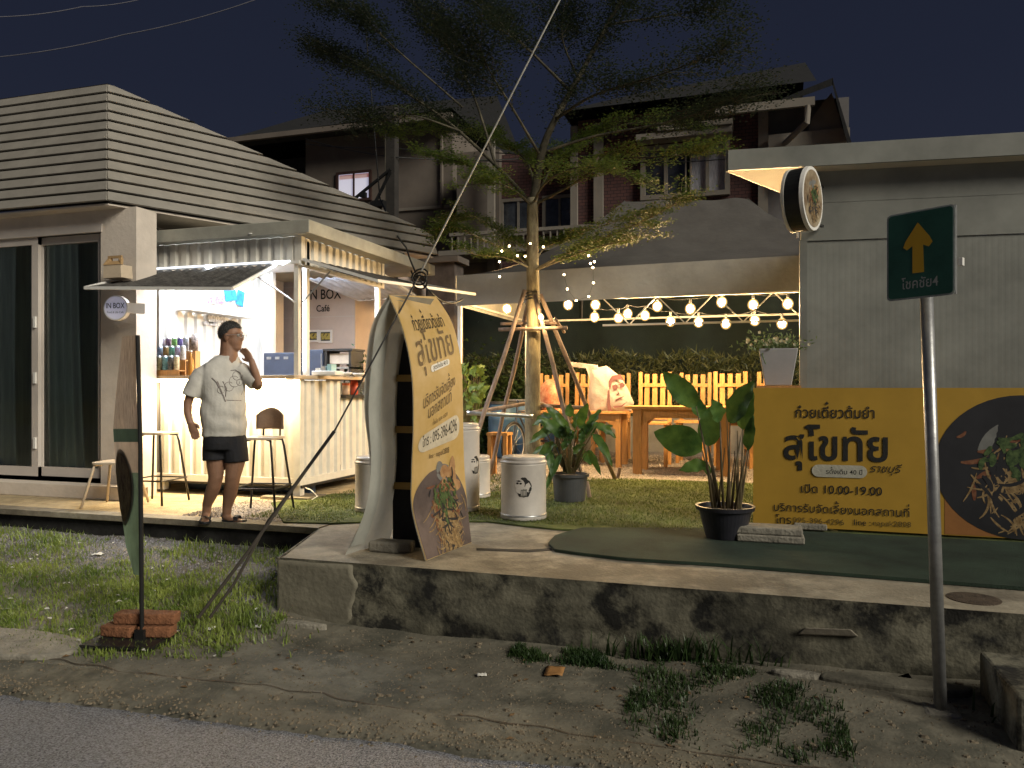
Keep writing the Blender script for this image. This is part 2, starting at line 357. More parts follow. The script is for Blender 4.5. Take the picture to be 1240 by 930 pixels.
def scatter(n, fn, maker):
    m = MB()
    for _ in range(n):
        p = fn()
        if p is not None: maker(m, p)
    return m
def pebble(m, p, s=.012):
    s = s*random.uniform(.4, 1.3); a = random.random()*6.28
    c, q = math.cos(a)*s, math.sin(a)*s; h = s*random.uniform(.4, .9)
    m.add([(p[0]+c, p[1]+q, p[2]-.3*h), (p[0]-q, p[1]+c, p[2]-.3*h), (p[0]-c*.8, p[1]-q*.8, p[2]-.3*h), (p[0]+q, p[1]-c, p[2]-.3*h), (p[0]+.2*s, p[1]+.1*s, p[2]+h)], [(0, 1, 4), (1, 2, 4), (2, 3, 4), (3, 0, 4)])
def stone(m, p, s=.02):
    s = s*random.uniform(.6, 1.2); a = random.random()*6.28; n = 6; o = []
    for k in range(n): q = a+k*6.283/n; r = s*random.uniform(.7, 1.1); o.append((q, r))
    lo = [(p[0]+r*math.cos(q), p[1]+.7*r*math.sin(q), p[2]-.2*s) for q, r in o]; hi = [(p[0]+.6*r*math.cos(q), p[1]+.45*r*math.sin(q), p[2]+.35*s*random.uniform(.7, 1.1)) for q, r in o]
    m.add(lo+hi, [(k, (k+1) % n, n+(k+1) % n, n+k) for k in range(n)]+[tuple(range(n, 2*n))])
def blade(m, p, h=.06, w=.004, lean=.5):
    a = random.random()*6.28; l = random.random()*lean*h; d = Vector((math.cos(a), math.sin(a), 0)); s = Vector((-d.y, d.x, 0))*w; p = Vector(p)
    q = p+d*l*.35+Vector((0, 0, h*.6)); t = p+d*l+Vector((0, 0, h))
    m.add([p-s, p+s, q+s*.8, t, q-s*.8], [(0, 1, 2, 4), (4, 2, 3)])
def left_den(x, y):   # grassy part of the verge at the left
    n = noise.noise(Vector((x*1.1, y*1.6, 5)))+.5*noise.noise(Vector((x*3.5, y*3.5, 8)))
    d = (y-3.35)/.5; core = min(1, max(0, d))*min(1, max(0, (4.95-y)/.45))
    return core*(1.0+n*1.2)+.02
def p_left():
    x = random.uniform(-8.5, -2.9); y = random.uniform(3.25, 5.45)
    if x > -3.05 and y > 4.35: return None
    lim = 3.3+.12*noise.noise(Vector((x*2, 0, 1)))
    if y < lim+max(0, (x+3.6))*.5: return None
    if random.random() > left_den(x, y)*.72+.55*noise.noise(Vector((x*7, y*7, 3)))-.05: return None
    return (x, y, hgt(x, y)-.003)
stuff(scatter(120000, p_left, lambda m, p: blade(m, p, random.uniform(.012, .05), .0034, 1.1)).build('grass', m_grass))
def p_tuft():
    cx, cy = random.choice([(-5.9, 5.15), (-5.6, 5.0), (-4.3, 5.1), (-3.6, 5.2), (-3.35, 4.6), (-3.2, 4.15), (-6.6, 5.2), (-3.12, 4.0)])
    x = random.gauss(cx, .2); y = random.gauss(cy, .12)
    if y > 5.44 or (x > -3.08 and y > 4.38): return None
    return (x, y, hgt(x, y)-.003)
stuff(scatter(2200, p_tuft, lambda m, p: blade(m, p, random.uniform(.03, .09), .004, 1.3)).build('grass_tufts', m_grass))
def p_mid():
    t = random.random(); x = -1.35+t*1.75; y = 4.40-abs(random.gauss(0, .16))
    if x > -.75: y = random.uniform(3.35, 4.42); 
    n = noise.noise(Vector((x*2, y*2.4, 2)))*.22+.16*noise.noise(Vector((x*8, y*8, 5)))+random.gauss(0, .05)
    lo = 3.55+n if x > -.6 else 4.15+n*.5
    hi = 4.43-max(0, (x+.1))*1.15
    if x > .42 or y < lo or y > hi+n: return None
    if random.random() > .35+1.6*noise.noise(Vector((x*4, y*4, 12)))+.5*noise.noise(Vector((x*1.5, y*2, 1))): return None
    return (x, y, hgt(x, y)-.003)
stuff(scatter(24000, p_mid, lambda m, p: blade(m, p, random.uniform(.012, .045), .0034, 1.2)).build('weeds', m_grassd))
stuff(scatter(170, lambda: (lambda x: (x, 4.41+random.uniform(-.05, .0), hgt(x, 4.4)-.01))(random.gauss(-.42, .22)), lambda m, p: blade(m, p, random.uniform(.08, .18), .006, 1.1)).build('weed_clump', m_grassd))
stuff(scatter(500, lambda: (lambda x, y: (x, y, hgt(x, y)-.01))(random.gauss(1.32, .1), 4.0+random.gauss(0, .12)), lambda m, p: blade(m, p, random.uniform(.04, .12), .006, 1.1)).build('weed_clump', m_grassd))
def p_grav():
    x = random.uniform(-8.5, -3.3); y = random.uniform(4.4, 5.48)
    return (x, y, hgt(x, y)) if random.random() > left_den(x, y)*.9 else None
m_peb = mat('pebbles', (.20, .19, .20), .8, .55, 60, .2)
stuff(scatter(11000, p_grav, lambda m, p: pebble(m, p, .016)).build('gravel', m_peb))
def p_edge():
    x = random.uniform(-6, 1.4); y = y0(x)+.02+random.gauss(0, .06)+random.random()*.12; return (x, y, max(hgt(x, y), -.02)+.002)
stuff(scatter(2200, p_edge, lambda m, p: pebble(m, p, .009)).build('road_grit', mat('brown_pebbles', (.16, .13, .09), .9, .5, 50, .2)))
stuff(scatter(7000, lambda: (lambda x, y: (x, y, hgt(x, y)))(random.uniform(-5, 1.6), random.uniform(3.2, 4.4)), lambda m, p: pebble(m, p, .007)).build('verge_grit', mat('brown_pebbles', (.16, .13, .09), .9, .5, 50, .2)))
stuff(scatter(5000, lambda: (random.uniform(-3.6, 2.5), random.uniform(9.3, 13), Z0+.01), lambda m, p: pebble(m, p, .022)).build('yard_gravel', mat('pale_pebbles', (.36, .32, .28), .9, .5, 50, .2)))
stuff(scatter(2600, lambda: (lambda x: (x, 5.62+random.random()*1.0, Z0+.004) if x > -4.85 else None)(random.uniform(-5, -3.9)), lambda m, p: pebble(m, p, .014)).build('floor_grit', mat('pale_pebbles', (.36, .32, .28))))
stuff(scatter(26000, lambda: (lambda x, y: (x, y, Z0+.014) if y > 6.1 or x < -3.3 else None)(random.uniform(-4.2, .2), random.uniform(5.65, 9.4)) if True else None, lambda m, p: blade(m, p, random.uniform(.012, .028), .0035, 1.2)).build('turf_pile', leafmat('turf_fibres', (.09, .12, .03), (.16, .20, .05), 4)))
# litter and small stones lying on the verge
def litter(x, y, s, m, label, name, cat):
    z = hgt(x, y); r = random.uniform(0, 3); b = MB()
    b.grid(lambda u, v: (x+(u-.5)*s*math.cos(r)-(v-.5)*s*.7*math.sin(r), y+(u-.5)*s*math.sin(r)+(v-.5)*s*.7*math.cos(r), z+.012+.012*noise.noise(Vector((u*3, v*3, x*9)))), 6, 4)
    return tag(b.build(name, m, smooth=True, solid=.002), label, cat)
def gp(px, py): p = G(px, py, .08); return p.x, p.y
litter(*gp(312, 752), .06, m_white, 'crumpled white paper scrap on dirt beside the platform corner', 'paper_scrap', 'litter')
litter(*gp(255, 756), .07, m_white, 'flat white paper scrap beside the foot of the guy wire', 'paper_scrap', 'litter')
litter(*gp(583, 806), .05, m_white, 'tiny white scrap on the dirt below the arch banner', 'paper_scrap', 'litter')
litter(*gp(118, 690), .08, m_white, 'pale scrap of paper in the grass left of the flag banner', 'paper_scrap', 'litter')
litter(*gp(276, 750), .05, mat('dry_leaf', (.22, .17, .08), .8), 'small dry leaf between the two white paper scraps', 'dry_leaf', 'leaf')
litter(*gp(672, 800), .14, mat('brown_leaf', (.30, .15, .05), .8), 'large curled orange-brown leaf on the verge by the weeds', 'dry_leaf', 'leaf')
def slabstone(px, py, w, d, h, label, name='flat_stone', m=m_stone, z=.03):
    p = G(px, py, z); n = 14; b = MB(); pts = []
    for k in range(n):
        a = 6.283*k/n; q = 1+.22*noise.noise(Vector((math.cos(a)*1.5, math.sin(a)*1.5, px))); pts.append((p.x+w/2*q*math.cos(a), p.y+d/2*q*math.sin(a)))
    b.prism(pts, hgt(p.x, p.y)-.06, hgt(p.x, p.y)+h); return tag(b.build(name, m, bevel=.012), label, 'stone')
slabstone(18, 779, 1.0, .42, .03, 'broad flat grey stone slab at the left end of the verge')
slabstone(235, 785, .5, .16, .012, 'thin flat stone half sunk in dirt right of the brick pile', m=m_dirt)
slabstone(365, 757, .34, .07, .02, 'broken concrete sliver at the foot of the platform corner')
slabstone(1080, 838, .75, .16, .03, 'cracked concrete lump at the foot of the platform wall', m=m_dirt)
slabstone(965, 826, .25, .08, .025, 'pale stone chip beside the dark weeds')
tag(MB().hexa([V(966, 768, 4.42), V(1040, 771, 4.42), V(1040, 771, 4.5), V(966, 768, 4.5), V(975, 760, 4.40), V(1030, 762, 4.40), V(1030, 762, 4.5), V(975, 760, 4.5)]).build('concrete_chip', mat('pale_chip', (.26, .23, .18), .9), bevel=.006), 'pale lens shaped chip of bare concrete on the wall face', 'chip')
bb = MB(); q0 = V(1212, 830, 3.95); bb.box(q0.x, q0.x+.8, 3.72, 4.3, -.1, .26)
tag(bb.build('concrete_block', m_face, bevel=.015), 'weathered concrete block standing at the right edge of the verge', 'block')
structure(MB().slab([V(1045, 832, 4.415), V(1100, 842, 4.415), V(1122, 862, 4.0), V(1132, 868, 4.0), V(1128, 850, 4.2), V(1100, 815, 4.415)], (0, 0, -.004)).build('dark_wedge', m_gap))  # dark wedge from the sign post's foot to the wall

def flake(m, p, s=.015):
    a = random.random()*6.28; c, q = math.cos(a)*s, math.sin(a)*s; z = p[2]+.004
    m.add([(p[0]+c, p[1]+q, z), (p[0]-q*.5, p[1]+c*.5, z+random.uniform(0, .012)), (p[0]-c, p[1]-q, z+.002), (p[0]+q*.5, p[1]-c*.5, z+random.uniform(0, .01))], [(0, 1, 2, 3)])
pv = lambda x0, x1, y0, y1: (lambda: (lambda x, y: (x, y, hgt(x, y)) if not (x > -3.05 and y > 4.40) else None)(random.uniform(x0, x1), random.uniform(y0, y1)))
stuff(scatter(260, pv(-6, 1.4, 3.2, 4.5), lambda m, p: flake(m, p, random.uniform(.006, .022))).build('leaf_litter', mat('dead_leaf', (.14, .085, .04), .9, .5, 30, .1)))
stuff(scatter(90, pv(-7, -2.9, 3.5, 5.2), lambda m, p: flake(m, (p[0], p[1], p[2]+.02), random.uniform(.008, .028))).build('pale_litter', mat('pale_litter', (.55, .53, .48), .8, .2, 30, .1)))
stuff(scatter(380, pv(-6, 1.4, 3.2, 4.45), lambda m, p: stone(m, p, random.uniform(.008, .028))).build('loose_stones', mat('brown_pebbles', (.16, .13, .09))))
structure(MB().grid(lambda u, v: (lambda x: (x, 3.36+.10*noise.noise(Vector((x*1.1, 0, 4)))+.03*noise.noise(Vector((x*6, 0, 4)))+(v-.5)*.012*(1+noise.noise(Vector((x*5, 1, 1)))), hgt(x, 3.36)+.004))(-4.3+u*5.2), 200, 1).build('dirt_crack', m_soil))

# ================================================================== HOUSE AT LEFT
def house():
    t = thing('house', 'white rendered house with clad hip roof and tall sliding doors', 'house', (-8, 6.4, Z0))
    YW = 6.34; xc = V(165, 300, YW).x
    ztop = 3.405
    # door opening from x=-inf to x(120px)
    xo = V(122, 300, YW).x; zt = V(60, 282, YW).z; zb = V(60, 580, YW).z
    w = MB().box(xo, xc, YW, YW+.16, Z0+.1, ztop); w.box(-12, xo, YW, YW+.16, zt+.0, ztop)
    w.box(xc-.16, xc, YW+.16, 6.62, Z0, ztop); w.box(-6.75, -6.55, 6.62, 9.7, Z0, ztop); w.box(-6.55, xc-.002, 6.55, 6.62, Z0, ztop)
    w.build('wall', m_wallw, t)
    MB().box(-12, xc+.02, 6.17, YW-.002, Z0-.002, zb-.02).build('door_step', m_wallw, t, bevel=.01)
    MB().box(-12, xo, YW+.5, YW+.52, zb, zt).build('inner_backing', m_curt, t)
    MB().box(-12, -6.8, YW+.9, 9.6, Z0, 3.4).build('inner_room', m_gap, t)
    # frames: sliding leaf at left (px -70..48), fixed leaf (50..120)
    for a, b, y in ((-60, 46, YW+.02), (48, 121, YW+.07)):
        xa, xb = V(a, 400, y).x, V(b, 400, y).x; z0, z1 = zb+.02, zt-.03
        fr = .075; g = MB(); g.box(xa, xb, y, y+.045, z0, z0+.10); g.box(xa, xb, y, y+.045, z1-.08, z1); g.box(xa, xa+fr*(.5 if a > 0 else 1), y+.001, y+.046, z0, z1); g.box(xb-fr*(.35 if a > 0 else 1.2), xb, y+.001, y+.046, z0, z1)
        d = g.build('sliding_door', m_frame, t)
        MB().grid(lambda u, v: (xa+.02+u*(xb-xa-.04), y+.022, z0+.05+v*(z1-z0-.1)), 1, 1).build('glass_pane', m_glass, d)
        if a < 0:
            for zz in (.9, 1.6, 2.2): MB().box(xb-.05, xb-.02, y-.02, y, zz, zz+.12).build('door_hinge', m_whitep, d)
    MB().box(-12, xo+.02, YW-.012, YW+.02, zt-.03, zt+.05).build('door_head_frame', m_frame, t)
    # curtains (folded cloth)
    for a, b in ((-60, 30), (56, 104)):
        xa, xb = V(a, 400, YW+.25).x, V(b, 400, YW+.25).x
        MB().grid(lambda u, v: (xa+u*(xb-xa)+(.1*(1-v) if a > 0 else 0)*u, YW+.135+.025*math.sin(u*34+.8*math.sin(v*3)), zb+.05+v*(zt-zb-.1)), 90, 10).build('curtain', m_curt, t, smooth=True)
    # ---- roof: front facet and skewed side facet made of lapped boards
    C0 = V(130, 243, 6.15); T0 = V(130, 101, 6.75); L0 = Vector((-12, C0.y, C0.z+.02)); LT = Vector((-12, T0.y, T0.z+.02))
    d = Vector((.438, .899, 0)).normalized(); C1 = C0+d*4.36; T1 = V(524, 284, C1.y-.02)
    n = 12; off = .035
    nf = (C0-L0).cross(T0-C0).normalized(); nf = nf if nf.y < 0 else -nf
    ns = (C1-C0).cross(T0-C0).normalized(); ns = ns if ns.x > 0 else -ns
    MB().add([L0-nf*.02, C0-nf*.02-ns*.02, T0-nf*.02-ns*.02, LT-nf*.02], [(0, 1, 2, 3)]).add([C0-nf*.02-ns*.02, C1-ns*.02, T1-ns*.02, T0-nf*.02-ns*.02], [(0, 1, 2, 3)]).build('roof_underlay', m_gap, t)
    for i in range(n):
        a, b = i/n, (i+1)/n-.0135
        for (P, Q, PT, QT, nn) in ((L0, C0, LT, T0, nf),):
            lo0, lo1, hi0, hi1 = P.lerp(PT, a), Q.lerp(QT, a), P.lerp(PT, b), Q.lerp(QT, b)
            MB().hexa([lo0+nn*.022, lo1+nn*.022, lo1, lo0, hi0+nn*.008, hi1+nn*.008, hi1-nn*.006, hi0-nn*.006]).build('cladding_board', m_clad, t)
        # side facet: board rows parallel to the eave, cut by the hip line T0->T1
        def row(f):
            s0 = C0.lerp(T0, f); H = T0.z-C0.z; zz = C0.z+H*f
            # where the hip line T0->T1 reaches height zz
            if zz <= T1.z: g = C1.lerp(T1, (zz-C0.z)/max(1e-6, T1.z-C0.z))
            else: g = T0.lerp(T1, (T0.z-zz)/(T0.z-T1.z))
            return s0, g
        s0, g0 = row(a); s1, g1 = row(b)
        MB().hexa([s0+ns*.022, g0+ns*.022, g0, s0, s1+ns*.008, g1+ns*.008, g1-ns*.006, s1-ns*.006]).build('cladding_board', m_clad, t)
    MB().add([T0, T1, T1+Vector((-.5, .1, 0)), V(143, 112, 7.2)+Vector((-.6, 1, 0)), LT+Vector((0, 1, 0)), LT], [(0, 1, 2, 3), (0, 3, 4, 5)]).build('roof_top', m_clad, t)
    # soffit + eave fascia
    MB().prism([(-12, C0.y+.03), (C0.x-.02, C0.y+.03), (C1.x-.05, C1.y), (C1.x-1.2, C1.y+.1), (-12, 7.5)], C0.z-.035, C0.z-.015).build('soffit', m_wallw, t)
    # black cable clamps on the roof edge
    p = V(222, 153, 7.6); k = MB(); 
    for dx, dz in ((-.08, .03), (.02, .05), (-.06, -.05), (.06, -.03), (.11, .02)): k.cbox((p.x+dx, p.y, p.z+dz), (.07, .05, .05))
    k.cbox((p.x, p.y, p.z), (.2, .03, .03)); k.build('roof_clamp', m_black, t)
    # rear wing with cafe lettering
    YB = 9.9; x0 = V(290, 350, YB).x; x1 = V(430, 350, YB).x
    m_wing = mat('wing_wall', (.56, .46, .40), .8, .06, 3, .1)
    MB().box(x0-1.5, x1, YB, YB+.2, Z0, 3.46).box(x1-.2, x1, YB+.2, YB+2.5, Z0, 3.4).build('wing_wall', m_wing, t)
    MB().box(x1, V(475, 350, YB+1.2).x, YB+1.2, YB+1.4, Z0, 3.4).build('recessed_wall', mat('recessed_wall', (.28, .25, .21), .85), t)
    for z in (V(400, 384, YB).z, V(400, 346, YB).z): MB().box(x0-1.5, x1+.004, YB-.008, YB, z, z+.012).build('panel_joint', m_frame, t)
    fn = lambda u, v: Vector((u, YB-.02, v))
    for s, a, b, base, asp in (('IN BOX', 374, 414, 371, 1.25), ('Café', 384, 400, 378, 1.1)):
        pa = V(a, base, YB); pb = V(b, base, YB)
        base_z = V(400, 362 if s[0] == 'I' else 377, YB).z
        text_on(s, fn, (pa.x+pb.x)/2, base_z, (pb.x-pa.x), asp*1.0, .012).build('wall_lettering', m_ink, t)
    def win(a, b, c, e, y=YB, lit=True):
        p0, p1 = V(a, e, y), V(b, c, y); f = MB(); w = .03
        f.box(p0.x-w, p1.x+w, y-.03, y-.004, p0.z-w, p0.z); f.box(p0.x-w, p1.x+w, y-.03, y-.004, p1.z, p1.z+w); f.box(p0.x-w, p0.x, y-.03, y-.004, p0.z, p1.z); f.box(p1.x, p1.x+w, y-.03, y-.004, p0.z, p1.z)
        fr = f.build('window', m_whitep, t)
        MB().box(p0.x, p1.x, y-.012, y-.006, p0.z, p1.z).build('pane', m_dmetal, fr)
        for k in range(3):
            xx = p0.x+(k+.5)/3*(p1.x-p0.x); MB().grid(lambda u, v: (xx+(u-.5)*.05+.012*math.sin(v*7+k), y-.016, p0.z+.02+v*(p1.z-p0.z-.04)), 2, 8).build('yellow_curtain', mat('yellow_curtain', (.4, .32, .08), .8), fr)
    win(328, 338, 367, 394); win(328, 338, 401, 427); win(371, 385, 402, 412); win(389, 401, 402, 413)
house()
# round blade sign on the house wall
def blade_sign():
    p = V(142, 373, 6.15); t = thing('round_sign', 'round white lightbox sign reading IN BOX on the house wall corner', 'sign', (p.x, p.y, p.z))
    r = .125; ax = Vector((.25, -1, 0)).normalized(); s = Vector((-ax.y, ax.x, 0)); s = -s if s.x < 0 else s
    def ring(m, r0, off0, off1, n=36): m.tube([p+ax*off0, p+ax*off1], [r0, r0], n)
    m = MB(); ring(m, r, -.03, .03); m.build('sign_body', m_whitep, t)
    m = MB(); ring(m, r-.012, .03, .033); m.build('sign_face', mat('sign_face', (.62, .6, .68), .5, .04, 3, 0, emit=(.55, .55, .72), strength=.28), t)
    fn = lambda u, v: p+ax*.0345+s*u+Vector((0, 0, v))
    text_on('IN BOX', fn, 0, -.005, .19, 1.35, .01).build('sign_lettering', m_ink, t)
    text_on('Food & Life Café', fn, 0, -.055, .17, 1.2, .0).build('sign_lettering', m_ink, t)
    MB().bar(p+s*.1, p+s*.2+Vector((0, .1, 0)), .07, .1).build('bracket', m_whitep, t)
    # small carton shaped sign above
    p2 = V(140, 325, 6.2); b = thing('carton_sign', 'carton shaped sign with carry handle above the round sign', 'sign', (p2.x, p2.y, p2.z))
    q = p2; MB().hexa([(q.x-.11, q.y-.05, q.z-.1), (q.x+.12, q.y-.05, q.z-.1), (q.x+.12, q.y+.1, q.z-.1), (q.x-.11, q.y+.1, q.z-.1), (q.x-.10, q.y-.05, q.z+.03), (q.x+.11, q.y-.05, q.z+.03), (q.x+.11, q.y+.1, q.z+.03), (q.x-.10, q.y+.1, q.z+.03)]).build('carton_body', mat('carton_pale', (.62, .5, .36), .6, .05), b)
    g = MB(); g.slab([(q.x-.11, q.y-.055, q.z+.03), (q.x+.12, q.y-.055, q.z+.03), (q.x+.09, q.y-.02, q.z+.1), (q.x+.055, q.y-.02, q.z+.1), (q.x+.055, q.y-.02, q.z+.07), (q.x-.045, q.y-.02, q.z+.07), (q.x-.045, q.y-.02, q.z+.1), (q.x-.08, q.y-.02, q.z+.1)], (0, .03, 0))
    g.box(q.x-.08, q.x+.09, q.y-.02, q.y+.0, q.z+.1, q.z+.125); g.build('carton_handle', mat('carton_tan', (.42, .27, .13), .6, .05), b)
blade_sign()

# ================================================================== CAFE KIOSK
KX0, KX1, KY0, KY1 = -6.2, -4.40, 6.80, 8.60
CT = 1.68
def corr(m, a, b, z0, z1, pitch=.14, dep=.028, nrm=(0, -1, 0)):
    """trapezoid corrugation between ground points a and b"""
    a = Vector(a); b = Vector(b); L = (b-a).length; t = (b-a)/L; nn = Vector(nrm); k = max(1, round(L/pitch)); pts = []
    for i in range(k):
        for f, o in ((0, 0), (.30, 0), (.42, 1), (.88, 1), (1., 0)): 
            if f == 1. and i < k-1: continue
            pts.append(a+t*L*(i+f)/k+nn*dep*o)
    lo = [Vector((p.x, p.y, z0)) for p in pts]; hi = [Vector((p.x, p.y, z1)) for p in pts]
    m.add(lo+hi, [(i, i+1, len(pts)+i+1, len(pts)+i) for i in range(len(pts)-1)])
def kiosk():
    t = thing('cafe_kiosk', 'cream corrugated container café kiosk with lit open hatch', 'kiosk', (-5.3, 7.7, Z0))
    zb = .56; ft = 3.09; fb = 2.84
    # floor and skids
    MB().box(KX0, KX1, KY0+.04, KY1, zb-.03, zb+.03).build('floor_slab', m_dmetal, t)
    MB().box(KX0+.1, KX1-.1, KY0+.35, KY0+.45, Z0+.001, zb-.03).build('skid', mat('blue_skid', (.03, .06, .12), .5), t)
    for x, y in ((KX1-.06, KY0+.03), (KX0+.04, KY0+.03), (KX1-.06, KY1-.1)):
        MB().box(x-.04, x+.04, y, y+.08, Z0+.03, zb).build('foot', m_cream, t); 
    MB().box(KX1-.4, KX1+.15, KY0-.1, KY0+.25, Z0+.001, Z0+.03).build('foot_slab', m_conc, t)
    # lower panels
    m = MB(); corr(m, (KX0+.05, KY0+.03, 0), (KX1-.06, KY0+.03, 0), zb+.06, CT-.06); m.build('front_panel', m_cream, t)
    m = MB(); corr(m, (KX1-.03, KY0+.06, 0), (KX1-.03, 7.62, 0), zb+.06, CT-.05, nrm=(1, 0, 0)); m.build('side_panel', m_cream, t)
    m = MB(); corr(m, (KX1-.03, 7.66, 0), (KX1-.03, KY1-.05, 0), zb+.06, 1.44, nrm=(1, 0, 0)); m.build('side_panel', m_cream, t)
    MB().box(KX1-.45, KX1+.05, 7.64, KY1, 1.44, 1.47).build('side_shelf', m_dmetal, t)
    MB().box(KX0, KX1, KY0-.012, KY0+.03, zb, zb+.07).build('bottom_rail', m_cream, t)
    MB().box(KX1-.03, KX1+.012, KY0+.04, KY1, zb, zb+.07).build('bottom_rail', m_cream, t)
    MB().box(KX1-.07, KX1+.01, KY0-.014, KY0+.06, zb+.0, CT-.04).build('corner_panel_post', m_cream, t)
    # counter top
    c = MB(); c.prism([(KX0-.28, KY0-.16), (KX1+.04, KY0-.16), (KX1+.06, KY0-.12), (KX1+.06, KY1), (KX1-.42, KY1), (KX1-.42, KY0+.3), (KX0-.28, KY0+.3)], CT-.035, CT)
    c.build('counter_top', mat('counter_wood', (.58, .43, .28), .4, .12, 6, .04), t, bevel=.004)
    MB().box(KX0+.1, KX1-.12, KY0-.1, KY0-.07, CT-.062, CT-.036).build('counter_light', m_ledw, t)
    MB().box(KX0+.02, KX0+.1, KY0+.3, KY1-.1, CT-.5, CT-.035).build('inner_shelf', m_whitep, t)
    MB().box(KX0+.0, KX1-.42, 8.0, KY1-.02, CT-.04, CT).build('back_counter', m_whitep, t)
    # posts
    for x, y, z0, m_ in ((KX1-.07, KY0, CT, m_cream), (KX1-.045, KY0+.12, CT, m_whitep), (KX1-.06, KY1-.07, zb, m_whitep), (KX0, KY0, CT, m_whitep), (KX0, KY1-.07, zb, m_whitep)):
        MB().box(x, x+.05, y, y+.05, z0, ft-.03).build('post', m_, t)
    # grey pipe column left of hatch
    MB().box(KX0-.26, KX0-.05, KY0+.1, KY0+.3, Z0, ft).build('side_column', mat('grey_column', (.20, .19, .19), .5, .05), t, bevel=.02)
    # walls: left wall and piece of back wall, corrugated inside
    m = MB(); corr(m, (KX0+.02, KY0+.05, 0), (KX0+.02, KY1, 0), zb, ft-.03, nrm=(1, 0, 0), dep=.03, pitch=.16); m.build('left_wall', m_whitep, t)
    m = MB(); corr(m, (KX0, KY1-.02, 0), (V(331, 400, KY1).x, KY1-.02, 0), zb, ft-.03, dep=.03, pitch=.16); m.build('back_wall', m_whitep, t)
    MB().box(V(331, 400, KY1).x-.005, V(331, 400, KY1).x+.035, KY1-.06, KY1, zb, ft-.03).build('back_wall_post', m_whitep, t)
    m = MB(); corr(m, (V(331, 400, KY1).x+.03, KY1-.02, 0), (KX1-.06, KY1-.02, 0), zb, CT-.05, dep=.03, pitch=.16); m.build('back_lower_panel', m_whitep, t)
    MB().box(KX0+.03, KX1-.03, KY0+.03, KY1-.03, ft-.05, ft-.03).build('ceiling', m_whitep, t)
    # upper corrugated fascia
    m = MB(); corr(m, (KX0-.0, KY0+.01, 0), (KX1-.06, KY0+.01, 0), fb, ft, dep=.025); m.build('upper_front_panel', m_cream, t)
    m = MB(); corr(m, (KX1-.02, KY0+.05, 0), (KX1-.02, KY1-.02, 0), fb-.03, ft, dep=.025, nrm=(1, 0, 0)); m.build('upper_side_panel', m_cream, t)
    MB().box(KX1-.05, KX1+.03, KY0-.02, KY0+.05, fb-.04, ft).build('upper_corner', m_cream, t)
    MB().box(KX1-.025, KX1+.02, KY1-.03, KY1+.03, fb-.06, ft).build('upper_corner', m_whitep, t)
    MB().box(KX0, KX1+.02, KY0-.05, KY0+.02, fb-.03, fb).build('hatch_head', m_whitep, t)
    MB().box(KX0+.05, KX1-.08, KY0-.058, KY0-.0505, fb-.012, fb+.004).build('light_strip', lampmat('led_line', (.8, .88, 1), 2.2), t)
    MB().box(KX1-.02, KX1+.03, KY0+.05, KY1, fb-.06, fb-.03).build('hatch_head', m_whitep, t)
    # roof slab
    MB().prism([(-6.75, KY0-.12), (KX1+.18, KY0-.12), (KX1+.22, 9.75), (-6.75, 9.75)], ft+.004, ft+.14).build('roof_slab', m_fascia, t, bevel=.008)
    MB().lathe((-4.9, KY0-.124, ft+.03), [(.02, 0), (.02, .008)], 10).build('fascia_stud', m_whitep, t)
    # lights
    MB().box(KX0+.05, KX1-.1, KY0+.07, KY0+.10, fb-.005, fb+.02).build('light_strip', m_led, t)
    MB().box(KX1-.13, KX1-.10, KY0+.2, KY1-.1, fb-.0, fb+.025).build('light_strip', m_led, t)
    MB().box(KX0+.08, KX0+.11, KY0+.3, KY1-.3, fb+.05, fb+.08).build('light_strip', m_led, t)
    MB().box(KX1-.035, KX1-.022, KY0+.105, KY0+.118, CT+.05, fb-.05).build('post_light_strip', lampmat('led_post', (.86, .9, 1), 14), t)
    for px in (258, 338, 347):
        p = V(px, 320, KY0+.0); MB().ball((p.x, KY0-.065, fb-.02), (.045 if px == 258 else .028, .02, .022)).build('spotlight', m_ledb, t)
    def area(nm, loc, sx, sy, power, col, rot=(0, 0, 0)):
        l = bpy.data.lights.new(nm, 'AREA'); l.shape = 'RECTANGLE'; l.size = sx; l.size_y = sy; l.energy = power; l.color = col; o = bpy.data.objects.new(nm, l); COL.objects.link(o); o.location = Vector(loc)-ORG[t.name]; o.rotation_euler = rot; o.parent = t
    area('tube_light', (-5.3, KY0+.14, fb-.01), 1.6, .03, 34, (.82, .90, 1.0)); area('tube_light', (KX1-.16, 7.7, fb-.01), .03, 1.5, 26, (.82, .90, 1.0)); area('tube_light', (KX0+.5, 7.7, ft-.06), .04, 1.3, 24, (.84, .91, 1.0))
    area('counter_tube_light', (-5.3, KY0-.10, CT-.066), 1.7, .03, 115, (1.0, .78, .45), (R(25), 0, 0))
    # awnings (corrugated sheets held by stays)
    def awn(name, A, B, C, D, nrm, m_=m_roofm, n=14, amp=.010):
        A, B, C, D = map(Vector, (A, B, C, D))      # hinge A->B, tip D->C
        w = MB().grid(lambda u, v: A.lerp(B, u).lerp(D.lerp(C, u), v)+Vector((0, 0, 1))*amp*math.sin(u*n*6.283)+Vector((0, 0, -.02*math.sin(v*3.14))), n*8, 8).build(name, m_, t, smooth=True, solid=.008)
        f = MB(); f.bar(A, D, .02, .03); f.bar(B, C, .02, .03); f.bar(D, C, .02, .03); f.build('awning_frame', m_whitep, w); return w
    awn('awning', (KX0-.02, KY0-.05, fb-.035), (KX1-.25, KY0-.05, fb-.035), (-4.56, 5.95, 2.46), (-6.28, 5.95, 2.535), None)
    awn('awning', (KX1+.05, KY0-.02, fb+.01), (KX1+.05, KY1+.4, fb+.10), (-3.32, 9.0, 2.72), (-3.52, KY0-.02, 2.60), None)
